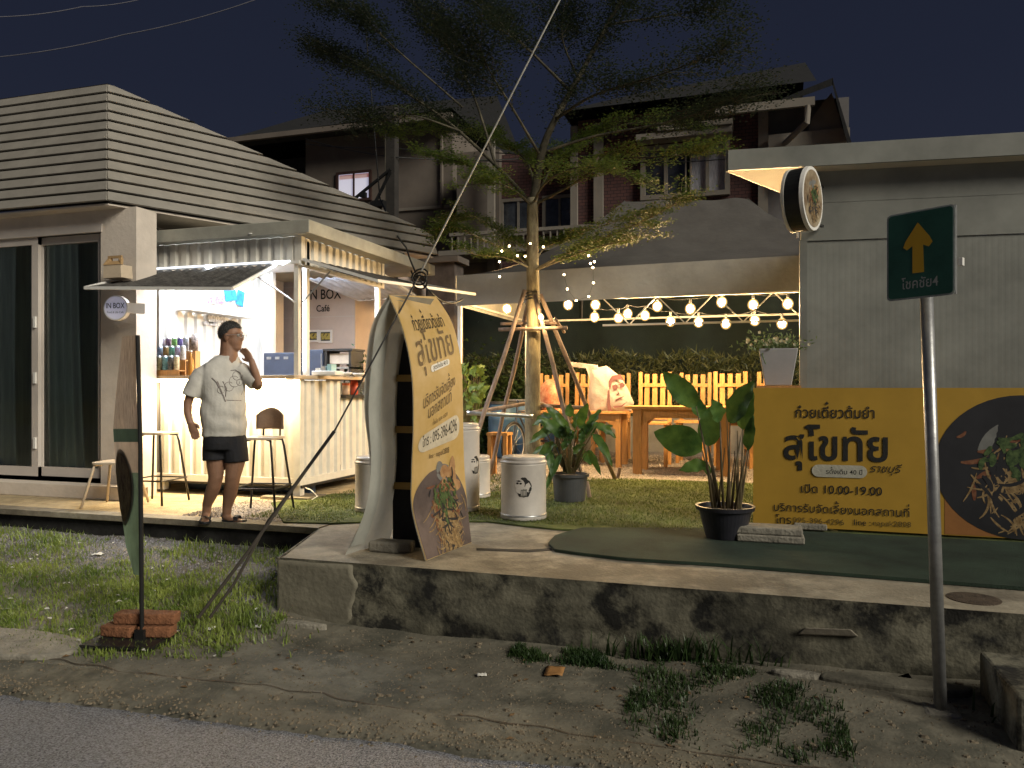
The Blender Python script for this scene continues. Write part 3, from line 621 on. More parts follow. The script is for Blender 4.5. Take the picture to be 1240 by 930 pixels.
    awn('awning', (-5.45, KY1+.02, 2.95), (KX1+.02, KY1+.02, 2.95), (-4.38, 9.55, 2.80), (V(435, 363, 9.55).x, 9.55, 2.77), None, mat('pale_awning_sheet', (.5, .53, .62), .6), 9)
    b = MB(); b.tube([(KX1-.04, KY0-.03, 2.42), (KX1-.33, 6.5, 2.68)], .009, 6); b.build('stay', m_metal, t)
    b = MB(); b.tube([(KX1+.03, KY0+.0, 2.42), (KX1+.35, KY0+.0, 2.72)], .009, 6); b.build('stay', m_metal, t)
    b = MB(); b.tube([(KX1+.03, KY1-.0, 2.35), (KX1+.38, KY1+.0, 2.72)], .009, 6); b.build('stay', m_metal, t)
    # papers, menu sheets and wall shelf inside (on the left wall)
    def paper(px, py, w, h, m_, tilt=0):
        p = WX(px, py, KX0+.065); MB().cbox(p, (.006, w, h), rx=tilt).build('notice_sheet', m_, t)
    mb = mat('blue_print', (.02, .22, .62), .5, .3, 20, 0); mv = mat('violet_print', (.25, .2, .5), .5, .7, 40, 0, col2=(.8, .4, .5)); mg = mat('line_print', (.45, .47, .55), .5, .6, 30, 0, col2=(.8, .8, .8))
    paper(279, 357, .22, .15, mb, .2); paper(291, 361, .14, .19, mb, -.2); paper(262, 363, .3, .09, mv, .1); paper(262, 383, .3, .16, mg, .15); paper(255, 392, .25, .04, mg); paper(285, 381, .13, .03, mg)
    MB().box(KX0+.05, KX0+.25, KY0+.25, KY1-.4, V(220, 372, KY0).z, V(220, 372, KY0).z+.02).build('wall_shelf', m_whitep, t)
    # cable on floor
    MB().tube([(KX1+.05, KY0+.02, zb-.02), (KX1+.16, KY0-.05, zb-.03), (KX1+.24, KY0-.06, Z0+.05), (KX1+.2, KY0-.1, Z0+.02)], .006, 6).build('cable', m_whitep, t)
    return t
kiosk()
# cans on a stepped rack
CANC = [(.35, .03, .03), (.6, .58, .5), (.05, .06, .09), (.30, .26, .12), (.12, .2, .22), (.04, .03, .03), (.5, .48, .42), (.2, .08, .2), (.1, .3, .06), (.12, .12, .35), (.45, .04, .05), (.4, .28, .08), (.12, .25, .3), (.3, .3, .45)]
def cans():
    rack = thing('can_rack', 'stepped wooden display rack full of drink cans on the counter', 'rack', (-6.2, 6.8, CT))
    rows = [(6.70, CT+.06, 171, 214), (6.80, CT+.17, 180, 222), (6.90, CT+.27, 190, 232)]
    for k, (y, z, a, b) in enumerate(rows):
        xa, xb = V(a-6, 430, y).x, V(b+6, 430, y).x
        MB().box(xa, xb, y-.045, y+.05, z-.012, z).build('rack_step', m_wood, rack)
        MB().box(xa, xb, y-.045, y-.035, CT+.001, z-.013).build('rack_riser', m_wood, rack)
    lab = ['red drink can', 'white drink can', 'navy drink can', 'olive drink can', 'teal drink can', 'black drink can', 'cream drink can']
    colr = [['red', 'cream', 'dark blue', 'olive', 'teal', 'black', 'cream gold'], ['violet', 'crimson', 'pale blue', 'amber', 'sea green', 'light violet', 'white'], ['purple', 'lilac', 'dark plum', 'green', 'indigo', 'silver blue', 'brown']]
    pal = {'red': (.35, .03, .03), 'cream': (.6, .55, .45), 'dark blue': (.05, .06, .12), 'olive': (.30, .26, .12), 'teal': (.1, .26, .28), 'black': (.03, .03, .03), 'cream gold': (.5, .42, .25), 'violet': (.22, .12, .3), 'crimson': (.45, .04, .07), 'pale blue': (.3, .4, .6), 'amber': (.45, .25, .06), 'sea green': (.1, .35, .25), 'light violet': (.4, .35, .55), 'white': (.7, .7, .7), 'purple': (.2, .1, .35), 'lilac': (.5, .45, .6), 'dark plum': (.12, .04, .12), 'green': (.15, .4, .06), 'indigo': (.08, .06, .3), 'silver blue': (.4, .45, .55), 'brown': (.2, .12, .06)}
    rn = ['front', 'middle', 'back']
    for k, (y, z, a, b) in enumerate(rows):
        for j in range(7):
            px = a+(b-a)*j/6; x = V(px, 430, y).x; nm = colr[k][j]; r = .028; h = .155
            c = thing('drink_can', f'{nm} drink can in the {rn[k]} row of the counter rack', 'can', (x, y, z), 'drink cans on the counter rack')
            MB().lathe((x, y, z+.001), [(r*.8, 0), (r, .012), (r, h-.018)], 16, False).build('can_body', mat('can_'+nm, pal[nm], .35, .5, 25, 0, col2=tuple(min(1, q*1.6+.15) for q in pal[nm])), c, smooth=True)
            MB().lathe((x, y, z), [(r, h-.018), (r*.82, h), (r*.78, h), (r*.74, h-.004), (.001, h-.004)], 16, False).build('can_lid', m_metal, c, smooth=True)
    x, y = V(231, 440, 6.7).x, 6.7
    b = thing('glass_bottle', 'amber bottle beside the can rack', 'bottle', (x, y, CT)); MB().lathe((x, y, CT+.001), [(.03, 0), (.032, .02), (.032, .15), (.013, .2), (.012, .25)], 16).build('bottle_glass', mat('amber_glass', (.4, .17, .03), .15, .2), b, smooth=True); MB().lathe((x, y, CT+.25), [(.015, 0), (.015, .02)], 12).build('bottle_cap', m_whitep, b)
    x = V(232, 430, 6.85).x
    b = thing('tall_can', 'tall dark printed canister at the right end of the can rack', 'can', (x, 6.9, CT)); MB().lathe((x, 6.9, CT+.27), [(.036, 0), (.036, .17)], 18).build('can_body', mat('brown_print', (.12, .08, .06), .4, .6, 25, 0, col2=(.5, .4, .35)), b, smooth=True); MB().lathe((x, 6.9, CT+.44), [(.036, 0), (.03, .01), (.001, .01)], 18).build('can_lid', m_metal, b); MB().box(x-.04, x+.04, 6.86, 6.94, CT+.001, CT+.27).build('can_stand', m_wood, b)
cans()
def kiosk_goods():
    def bx(px0, px1, y, z0, h, dep, name, label, cat, m_, extra=None):
        a, b = V(px0, 440, y).x, V(px1, 440, y).x; t = thing(name, label, cat, ((a+b)/2, y, z0)); MB().box(a, b, y, y+dep, z0+.001, z0+h).build('housing', m_, t, bevel=.01); return t, a, b
    m_slate = mat('slate_blue_metal', (.045, .055, .085), .5, .15, 6, .04)
    t, a, b = bx(319, 359, 8.05, CT, .30, .4, 'coffee_machine', 'dark slate coffee machine behind the kiosk corner post', 'appliance', m_slate)
    for k in range(3): MB().box(a+.05+k*.12, a+.11+k*.12, 8.042, 8.05, CT+.22, CT+.25).build('button', m_metal, t)
    t, a, b = bx(374, 391, 8.05, CT, .33, .4, 'fridge', 'small slate blue fridge beside the black display case', 'fridge', m_slate)
    MB().box(b-.02, b-.01, 8.035, 8.05, CT+.05, CT+.28).build('handle', m_metal, t)
    # open display case
    y = 8.05; a, b = V(393, 430, y).x, V(425, 430, y).x; t = thing('display_case', 'black framed open display case on the counter', 'case', ((a+b)/2, y, CT))
    for s in ((a, a+.03), (b-.03, b)): MB().box(s[0], s[1], y, y+.3, CT+.001, CT+.31).build('side_panel', m_dmetal, t)
    MB().box(a-.02, b+.02, y-.01, y+.31, CT+.31, CT+.335).build('top', m_dmetal, t); MB().box(a, b, y+.0, y+.3, CT+.1, CT+.12).build('shelf', m_metal, t)
    MB().box(a+.04, b-.04, y+.05, y+.2, CT+.16, CT+.28).build('boxed_goods', mat('box_card', (.5, .42, .34), .7), t)
    def bowl(px, y, r, label):
        p = V(px, 449, y); t = thing('bowl', label, 'bowl', (p.x, y, CT), 'dishes on the kiosk counter')
        MB().lathe((p.x, y, CT+.002), [(r*.45, 0), (r*.8, r*.25), (r, r*.55), (r*.93, r*.55), (r*.7, r*.25), (.001, r*.08)], 20).build('dish', m_whitep, t, smooth=True)
        MB().lathe((p.x, y, CT+.002+r*.3), [(r*.75, 0), (r*.5, .015), (.001, .02)], 16).build('food', mat('noodle_heap', (.55, .42, .2), .7, .4, 40, .5), t, smooth=True)
    bowl(402, 7.35, .09, 'white bowl near the corner post on the side counter'); bowl(418, 7.6, .08, 'white bowl in the middle of the side counter'); bowl(434, 7.8, .07, 'white bowl furthest right on the side counter')
    p = V(385, 447, 7.1); t = thing('tray', 'long white tray on the counter behind the corner post', 'tray', (p.x, 7.1, CT)); MB().box(p.x-.03, p.x+.25, 7.02, 7.2, CT+.002, CT+.05).build('tray_body', m_whitep, t, bevel=.01)
    for k in range(3): MB().box(p.x+.0+k*.07, p.x+.05+k*.07, 7.05, 7.15, CT+.05, CT+.08+.02*k).build('packet', [m_whitep, m_metal, mat('teal_packet', (.3, .5, .52), .5)][k], t)
    for k, (px, label) in enumerate(((419, 'orange lidded jar on the low side shelf, the left one'), (429, 'red sauce bottle on the low side shelf beside the arch banner'))):
        p = WX(px, 470, KX1-.1); t = thing('sauce_jar', label, 'jar', (p.x, p.y, 1.47)); MB().lathe((p.x, p.y, 1.472), [(.04, 0), (.045, .01), (.045, .11+.06*k)], 16).build('jar_body', mat(f'sauce{k}', ((.45, .3, .2), (.5, .07, .03))[k], .35), t, smooth=True); MB().lathe((p.x, p.y, 1.582+.06*k), [(.047, 0), (.047, .025), (.001, .03)], 16).build('jar_lid', mat('orange_lid', (.6, .12, .03), .4), t)
    p = V(299, 447, 6.75)
    t = thing('house_plant', 'small bushy plant behind the right end of the display case', 'plant', (V(430, 440, 8.3).x, 8.3, CT)); x = V(430, 440, 8.3).x
    MB().lathe((x, 8.3, 1.0), [(.05, 0), (.07, .7)], 12).build('planter', m_pot, t)
    m = MB()
    for _ in range(160):
        c = Vector((x+random.gauss(0, .06), 8.3+random.gauss(0, .06), CT+.12+random.gauss(0, .1))); a = Vector((random.gauss(0, 1), random.gauss(0, 1), random.gauss(0, 1))).normalized()*.03; b = a.orthogonal().normalized()*.012; m.add([c-a, c+b, c+a, c-b], [(0, 1, 2, 3)])
    m.build('foliage', m_grassd, t)
kiosk_goods()

# ------------------------------------------------------------------ printed pictures (flat print on vinyl)
m_plate = mat('print_plate', (.022, .022, .026), .5, .2, 3, 0)
m_nood = mat('print_noodle', (.24, .14, .055), .5, .35, 30, 0, col2=(.36, .25, .12)); m_red = mat('print_red', (.22, .06, .03), .5, .4, 30, 0, col2=(.22, .10, .05))
m_herb = mat('print_herb', (.03, .07, .025), .5, .5, 30, 0, col2=(.10, .15, .05)); m_pmeat = mat('print_meat', (.36, .17, .07), .5, .3, 12, 0, col2=(.45, .27, .13)); m_pbowl = mat('print_bowl', (.18, .18, .17), .5, .2, 6, 0)
def food_print(fn, cx, cz, R0, t, seed=1, sy=1.0, inside=None, plate=True):
    """fn(u, v, lift) on the sheet; a round dish of noodles, herbs and meat"""
    rnd = random.Random(seed)
    if plate:
        m = MB(); n = 48
        o = [fn(cx+R0*math.cos(6.283*k/n), cz+R0*sy*math.sin(6.283*k/n), .0015) for k in range(n)]
        if inside: o = [fn(*inside(cx+R0*math.cos(6.283*k/n), cz+R0*sy*math.sin(6.283*k/n)), .0015) for k in range(n)]
        m.add(o, [tuple(range(n))]); m.build('printed_plate', m_plate, t)
    def ok(u, v): return (inside is None) or inside(u, v) == (u, v)
    def strips(name, mm, cnt, L, w, area, lift):
        m = MB()
        for _ in range(cnt):
            u = cx+area[0]*R0+rnd.gauss(0, area[2]*R0); v = cz+(area[1]*R0+rnd.gauss(0, area[3]*R0))*sy; a = rnd.uniform(-1.2, 1.2)-1.57+rnd.choice([0, .5]); c = rnd.uniform(-1.5, 1.5); pts = []
            l = L*rnd.uniform(.5, 1.3)*R0; N = 7; x, y = u, v
            for i in range(N): pts.append((x, y, a)); a += c/N; x += math.cos(a)*l/N; y += math.sin(a)*l/N
            if not all(ok(p[0], p[1]) and (p[0]-cx)**2+((p[1]-cz)/sy)**2 < (R0*.97)**2 for p in pts): continue
            lf = lift+rnd.random()*.0012; ww = w*R0*rnd.uniform(.6, 1.2); vs = []
            for i, (x, y, a) in enumerate(pts):
                k = ww*(1-.6*abs(2*i/(N-1)-1)**2); vs += [fn(x-math.sin(a)*k, y+math.cos(a)*k, lf), fn(x+math.sin(a)*k, y-math.cos(a)*k, lf)]
            m.add(vs, [(2*i, 2*i+1, 2*i+3, 2*i+2) for i in range(N-1)])
        if m.f: stuff(m.build(name, mm, t))
    strips('printed_bowl_side', m_pbowl, 5, .5, .10, (-.15, .62, .05, .06), .002)
    strips('printed_meat', m_pmeat, 9, .5, .16, (.25, .55, .10, .10), .0022)
    strips('printed_shreds', m_red, 90, .32, .035, (.0, -.05, .26, .24), .003)
    strips('printed_noodles', m_nood, 260, .5, .015, (.1, -.28, .25, .27), .0045)
    strips('printed_sauce', m_plate, 40, .4, .03, (.1, -.1, .3, .3), .0055)
    strips('printed_herbs', m_herb, 60, .20, .035, (.05, .20, .22, .14), .0070)

# ================================================================== ARCH SHAPED BANNER STAND
def arch():
    t = thing('arch_banner', 'yellow printed vinyl bent over a black slatted frame beside the kiosk', 'banner stand', (-2.3, 4.85, Z0))
    YN, YF = 4.61, 5.27
    nf = [V(a, b, YN) for a, b in ((471, 357), (488, 398), (499, 452), (501, 514), (499, 572), (500, 619), (516, 679))]
    ff = [V(a, b, YF) for a, b in ((528, 359), (547, 390), (557, 429), (560, 468), (562, 557), (566, 611), (571, 657))]
    nb = [V(a, b, YN) for a, b in ((471, 357), (450, 394), (443, 441), (442, 495), (448, 557), (443, 611), (417, 672))]
    fb = [V(a, b, 5.1) for a, b in ((526, 362), (505, 395), (494, 441), (488, 495), (488, 557), (484, 611), (470, 657))]
    def spl(P, s):     # catmull rom through points, s 0..1
        n = len(P)-1; x = min(s*n, n-1e-6); i = int(x); f = x-i; p = [P[max(0, min(n, i+k))] for k in (-1, 0, 1, 2)]
        return .5*((2*p[1])+(p[2]-p[0])*f+(2*p[0]-5*p[1]+4*p[2]-p[3])*f*f+(-p[0]+3*p[1]-3*p[2]+p[3])*f**3)
    def front(u, s): return spl(nf, s).lerp(spl(ff, s), u)
    f = MB().grid(lambda s, u: front(u, s), 60, 10).build('printed_front_sheet', m_yel2, t, smooth=True)
    MB().grid(lambda s, u: front(u, s)+Vector((-.006, 0, -.004)), 60, 10).build('front_sheet_back', m_vgrey, t, smooth=True)
    MB().grid(lambda s, u: spl(nb, s).lerp(spl(fb, s), u)+Vector((.012*math.sin(s*9+u*4)*s, 0, 0)), 60, 14).build('back_sheet', m_vgrey, t, smooth=True)
    # overlapping second strip of vinyl along its near edge
    MB().grid(lambda s, u: spl(nb, .04+s*.92).lerp(spl(fb, .04+s*.92), u*.30)+Vector((.03+.02*math.sin(s*6), -.012, 0)), 60, 4).build('folded_edge_strip', mat('vinyl_light', (.36, .36, .32), .6, .1, 4, .2, 6), t, smooth=True)
    # frame: black board with slats
    Yb = 5.0; x0 = V(475, 500, Yb).x; x1 = x0+.30; zt = V(478, 402, Yb).z
    MB().box(x0+.004, x1, Yb, Yb+.03, Z0, zt).build('black_board', mat('black_cloth', (.010, .010, .012), .85, .2, 10, .2, 60), t)
    for py in (458, 520, 588, ): 
        z = V(488, py, Yb).z; MB().box(x0-.012, x1+.02, Yb-.022, Yb-.001, z-.024, z+.024).build('slat', mat('mustard_slat', (.30, .19, .05), .6, .1, 3, .03, 60, stretch=(1, 1, 12)), t)
    for x in (x0, x1): MB().box(x-.012, x+.012, Yb-.004, Yb+.36, Z0, Z0+.03).build('foot_rail', m_dmetal, t)
    MB().tube([(x0+.01, Yb+.02, Z0), (x0+.01, Yb+.02, zt), tuple(V(500, 362, 5.0)-Vector((0, 0, .03)))], .012, 8).build('frame_tube', m_dmetal, t)
    # sheet coordinates: u metres across, z -> s
    zs = [(spl(nf, k/60).z+spl(ff, k/60).z)/2 for k in range(61)]
    def s_of(z):
        for k in range(60):
            if zs[k] >= z >= zs[k+1]: return (k+(zs[k]-z)/(zs[k]-zs[k+1]+1e-9))/60
        return 1 if z < zs[-1] else 0
    WD = .67
    def fn(u, z, lift=.004): return front(u/WD, s_of(z))+Vector((1, -.35, .1)).normalized()*lift
    zc = lambda py: (V(505, py, YN).z+V(555, py-3, YF).z)/2
    text_on('ก๋วยเตี๋ยวต้มยำ', fn, .34, zc(399), .42, 1.7, .004).build('banner_lettering', m_ink, f)
    text_on('สุโขทัย', fn, .34, zc(437), .50, 1.35, .008).build('banner_lettering', mat('brown_ink', (.13, .085, .04), .6), f)
    def pill(u0, u1, z0, z1, m_, lift=.003, ins=None):
        r = (z1-z0)/2; pts = []
        for k in range(13): a = -1.57+3.14*k/12; pts.append((u1-r+r*math.cos(a), (z0+z1)/2+r*math.sin(a)))
        for k in range(13): a = 1.57+3.14*k/12; pts.append((u0+r+r*math.cos(a), (z0+z1)/2+r*math.sin(a)))
        m = MB(); N = 20; z = lambda v: z0+(z1-z0)*v
        def lim(v): dz = abs(v-.5)*2*r; return r-math.sqrt(max(0, r*r-dz*dz))
        m.grid(lambda a, v: fn(u0+lim(v)+(u1-u0-2*lim(v))*a, z(v), lift), 10, N); return m.build('pill_panel', m_, f)
    pill(.24, .50, zc(449), zc(441), m_white); text_on('สูตรดั้งเดิม 40 ปี', fn, .37, zc(447), .2, 1.3, .01).build('banner_lettering', m_ink, f)
    mi = MATS['brown_ink']
    text_on('บริการรับจัดเลี้ยง', fn, .34, zc(482), .44, 1.7, .005).build('banner_lettering', mi, f)
    text_on('นอกสถานที่', fn, .34, zc(498), .32, 1.6, .005).build('banner_lettering', mi, f)
    text_on('ทั้งใน และ นอก', fn, .34, zc(511), .20, 1.2, .0).build('banner_lettering', mi, f)
    pill(.06, .61, zc(541), zc(516), mat('pale_pill', (.55, .48, .36), .5), .003)
    text_on('โทร : 095-396-4296', fn, .34, zc(533), .46, 1.9, .005).build('banner_lettering', m_ink, f)
    text_on('line : napak2808', fn, .33, zc(553), .26, 1.3, .0).build('banner_lettering', mi, f)
    # picture: dark rounded plate running off the bottom of the sheet
    zt_, zb_ = zc(567), zs[-1]+.004
    m = MB(); m.grid(lambda v, a: (lambda z: fn(.335+(a-.5)*2*min(.33, .335*math.sqrt(max(0, 1-max(0, (z-(zt_-.30))/.30)**2))), z, .003))(zb_+v*(zt_-zb_)), 24, 12); m.build('printed_plate', mat('print_plate_warm', (.10, .075, .07), .5, .3, 4, 0), f)
    food_print(lambda u, v, l: fn(min(.66, max(.01, u)), max(zb_, v), l+.002), .36, (zt_+zb_)/2+.02, .30, f, 5, 1.35, plate=False)
    return t
arch()
p = G(477, 668); b = MB().prism([(p.x-.17, p.y-.06), (p.x+.02, p.y-.07), (p.x+.14, p.y-.02), (p.x+.13, p.y+.08), (p.x-.14, p.y+.07)], Z0+.001, Z0+.075)
tag(b.build('ballast_stone', m_stone, bevel=.015), 'broken grey stone weighing down the arch banner frame', 'stone')

# ================================================================== CONTAINER AT RIGHT
def container():
    t = thing('site_container', 'grey green panel container building with flat overhanging roof', 'container building', (2, 8, Z0))
    e = Vector((math.cos(R(6)), math.sin(R(6)), 0)); nrm = Vector((e.y, -e.x, 0)); A = V(970, 470, 7.2); A.z = 0
    A0 = V(882, 183, 6.95); zt = A0.z; zb = V(885, 207, 6.95).z; A0.z = 0
    back = Vector((.46, .9, 0)).normalized()
    L = 9.0; zm = V(970, 291, 7.2).z
    m = MB(); corr(m, A, A+e*L, Z0+.02, zm-.012, pitch=.05, dep=.0003, nrm=nrm); m.build('wall_panel', m_cont, t)
    MB().slab([A, A+e*L, A+e*L+Vector((0, 0, zb-zm))*1, A+Vector((0, 0, zb-zm))], -nrm*.0).v  # noqa
    m = MB(); m.hexa([A+nrm*.012+Vector((0, 0, zm)), A+e*L+nrm*.012+Vector((0, 0, zm)), A+e*L-nrm*.05+Vector((0, 0, zm)), A-nrm*.05+Vector((0, 0, zm)), A+nrm*.012+Vector((0, 0, zb)), A+e*L+nrm*.012+Vector((0, 0, zb)), A+e*L-nrm*.05+Vector((0, 0, zb)), A-nrm*.05+Vector((0, 0, zb))]); m.build('upper_wall_panel', m_cont, t)
    z2 = V(985, 246, 7.2).z
    for z, h, o in ((zm-.010, .010, .013), (z2, .008, .015)):
        MB().hexa([A+nrm*o+Vector((0, 0, z)), A+e*L+nrm*o+Vector((0, 0, z)), A+e*L+Vector((0, 0, z)), A+Vector((0, 0, z)), A+nrm*o+Vector((0, 0, z+h)), A+e*L+nrm*o+Vector((0, 0, z+h)), A+e*L+Vector((0, 0, z+h)), A+Vector((0, 0, z+h))]).build('moulding', m_cont, t)
    MB().box(A.x-.012, A.x+.05, A.y-.025, A.y+.05, Z0+.02, zm+.0).build('corner_trim', m_cont, t)
    # left wall running back, skewed as the plot
    B = A+back*5; MB().hexa([A+Vector((0, .03, Z0)), A+Vector((.05, .03, Z0)), B+Vector((.05, 0, Z0)), B+Vector((0, 0, Z0)), A+Vector((0, .03, zb)), A+Vector((.05, .03, zb)), B+Vector((.05, 0, zb)), B+Vector((0, 0, zb))]).build('side_wall', m_cont, t)
    # roof: fascia, soffit, top sheet
    C = A0+e*(L+.6); D = C+back*4; E = A0+back*4
    P = [A0, C, D, E]
    zr = lambda p: 0
    MB().prism([(p.x, p.y) for p in P], zb, zb+.012).build('soffit_panel', mat('soffit_pale', (.62, .56, .46), .6, .05), t)
    MB().hexa([A0+Vector((0, -.03, zb-.002)), C+Vector((0, -.03, zb-.002)), C+Vector((0, -.002, zb-.002)), A0+Vector((0, -.002, zb-.002)), A0+Vector((0, -.03, zt)), C+Vector((0, -.03, zt+.02)), C+Vector((0, -.002, zt+.02)), A0+Vector((0, -.002, zt))]).build('fascia_board', m_cont, t)
    MB().hexa([A0+Vector((-.02, 0, zb-.002)), A0+Vector((-.0, 0, zb-.002)), E+Vector((0, 0, zb-.002)), E+Vector((-.02, 0, zb-.002)), A0+Vector((-.02, 0, zt-.01)), A0+Vector((0, 0, zt-.01)), E+Vector((0, 0, zt-.01)), E+Vector((-.02, 0, zt-.01))]).build('side_fascia', m_cont, t)
    MB().prism([(p.x, p.y) for p in P], zt-.03, zt-.012).build('roof_sheet', m_cont, t)
    MB().tube([A+Vector((-.03, -.03, zm+.02)), A+Vector((-.035, -.04, zm+.30)), A+Vector((.02, -.03, zm+.36))], .008, 6).build('cable', m_whitep, t)
container()
def drum_sign():
    c = V(980, 241, 6.85); ax = Vector((.93, -.36, 0)).normalized(); t = thing('drum_sign', 'round black rimmed lightbox sign with a food picture under the container eave', 'sign', tuple(c)); r = .262
    MB().tube([c-ax*.125, c+ax*.0], [r*.985, r], 40).build('sign_drum', m_black, t)
    MB().tube([c-ax*.150, c-ax*.1255], [r*1.0, r*1.01], 40).build('rear_rim', m_white, t)
    MB().tube([c+ax*.0005, c+ax*.03], [r*1.02, r*1.0], 40).build('front_rim', m_whitep, t)
    s = Vector((-ax.y, ax.x, 0)); fn = lambda u, v, l=0: c+ax*(.031+l)+s*u+Vector((0, 0, v))
    MB().tube([c+ax*.0302, c+ax*.0325], [r*.9, r*.9], 40).build('sign_face', mat('face_brown', (.25, .16, .09), .5, .4, 9, 0, col2=(.4, .33, .22)), t)
    food_print(fn, 0, 0, r*.8, t, 9, 1, plate=False)
    for z in (.17, -.17): MB().bar(c+ax*.02+Vector((.0, .12, z)), c+Vector((.13, .33, z)), .02).build('bracket', m_dmetal, t)
drum_sign()
# long yellow banner in front of the container
def banner():
    p0 = V(912, 470, 6.46); Y = 6.46; x0 = p0.x; zt = 1.552; zb = V(912, 635, Y).z; xs = V(1140, 500, Y).x+.02; x1 = xs+1.75
    t = thing('vinyl_banner', 'long yellow restaurant banner with black lettering in front of the container', 'banner', (x0, Y, zb))
    wob = lambda x, z=0: Y-.010*noise.noise(Vector((x*1.5, .3, 2)))
    f = MB().grid(lambda u, v: (x0+u*(x1-x0), wob(x0+u*(x1-x0), v), zb-.012*u+v*(zt-zb+.012*u)), 80, 12).build('banner_sheet', m_yel, t, smooth=True)
    MB().box(x0+.01, x1, Y+.02, Y+.045, zt-.04, zt-.01).box(x0+.01, x1, Y+.02, Y+.045, zb+.01, zb+.04).box(x0+.01, x0+.04, Y+.02, Y+.045, Z0+.02, zt-.01).box(x1-.04, x1, Y+.02, Y+.045, Z0+.02, zt-.01).box(xs, xs+.03, Y+.02, Y+.045, Z0+.02, zt-.01).build('banner_frame', m_dmetal, t)
    # darker orange lower panel behind the plate picture
    m = MB(); za, zc_ = zb+.0, V(1200, 570, Y).z
    m.grid(lambda u, v: (xs+.0+u*(x1-xs-.001), wob(xs+u*(x1-xs-.001))-.0015, za+(zc_-za)*v*(1-.55*(1-(1-u)**2)*0)), 20, 6); m.build('orange_panel', m_orange, f)
    fn = lambda u, v, l=0: Vector((u, wob(u)-.0055-l, v))
    def put(s, px, py, pw, asp, off, m_=m_ink, shear=0):
        a = V(px-pw/2, py, Y); b = V(px+pw/2, py, Y); text_on(s, fn, (a.x+b.x)/2, V(px, py, Y).z, b.x-a.x, asp, off, shear).build('banner_lettering', m_, f)
    put('ก๋วยเตี๋ยวต้มยำ', 1011, 506, 96, 1.15, .01)
    put('สุโขทัย', 1012, 557, 126, 1.1, .016)
    def pill():
        a, b = V(983, 577, Y), V(1050, 564, Y); r = (b.z-a.z)/2; pts = []
        for k in range(9): q = -1.57+3.14*k/8; pts.append(Vector((b.x-r+r*math.cos(q), wob(a.x/2+b.x/2)-.0045, (a.z+b.z)/2+r*math.sin(q))))
        for k in range(9): q = 1.57+3.14*k/8; pts.append(Vector((a.x+r+r*math.cos(q), wob(a.x/2+b.x/2)-.0045, (a.z+b.z)/2+r*math.sin(q))))
        MB().slab(pts, (0, .001, 0)).build('pill_panel', mat('pill_grey', (.42, .40, .33), .5), f)
    pill(); put('สูตรดั้งเดิม 40 ปี', 1017, 574, 54, 1.0, .004)
    put('ราชบุรี', 1071, 572, 36, 1.0, .0, m_ink, .35)
    put('เปิด 10.00-19.00', 1019, 598, 98, 1.0, .008)
    put('บริการรับจัดเลี้ยงนอกสถานที่', 1019, 622, 164, 1.0, .004)
    mbk = mat('faded_ink', (.10, .07, .02), .6)
    put('โทร : ', 952, 634, 26, 1.0, .003); put('095-396-4296', 991, 634, 62, .9, .0, mbk); put('line :', 1044, 636, 20, 1.0, .003); put('napak2808', 1080, 637, 46, .9, .0, mbk)
    # plate picture
    c = V(1237, 566, Y); food_print(lambda u, v, l=0: Vector((u, wob(u)-.002-l*.6, v)), c.x, c.z, .565, f, 3, .93)
banner()
# small framed things around the banner
p = G(932, 662); py_ = p.y
for k, (dz, dx) in enumerate(((0, 0), (.054, -.012))):
    a = p.x-.225+dx; tag(MB().box(a, a+.46, py_+k*.008, py_+.2+k*.008, Z0+.026+dz, Z0+.026+dz+.052).build('concrete_paver', m_stone, bevel=.01), ('mossy grey concrete paver lying under the banner corner', 'upper grey concrete paver of the pair under the banner corner')[k], 'paver', 'stacked concrete pavers')
q = G(985, 655); tag(MB().box(q.x-.12, q.x+.12, 6.4, 6.6, Z0+.026, Z0+.07).build('concrete_paver', m_stone, bevel=.008), 'single pale paver on the ground under the banner behind the stacked pair', 'paver')
MB2 = MB().box(.6, 5, 6.55, 6.62, Z0+.026, .50); tag(MB2.build('timber_beam', m_black), 'dark timber beam lying behind the foot of the yellow banner', 'beam')
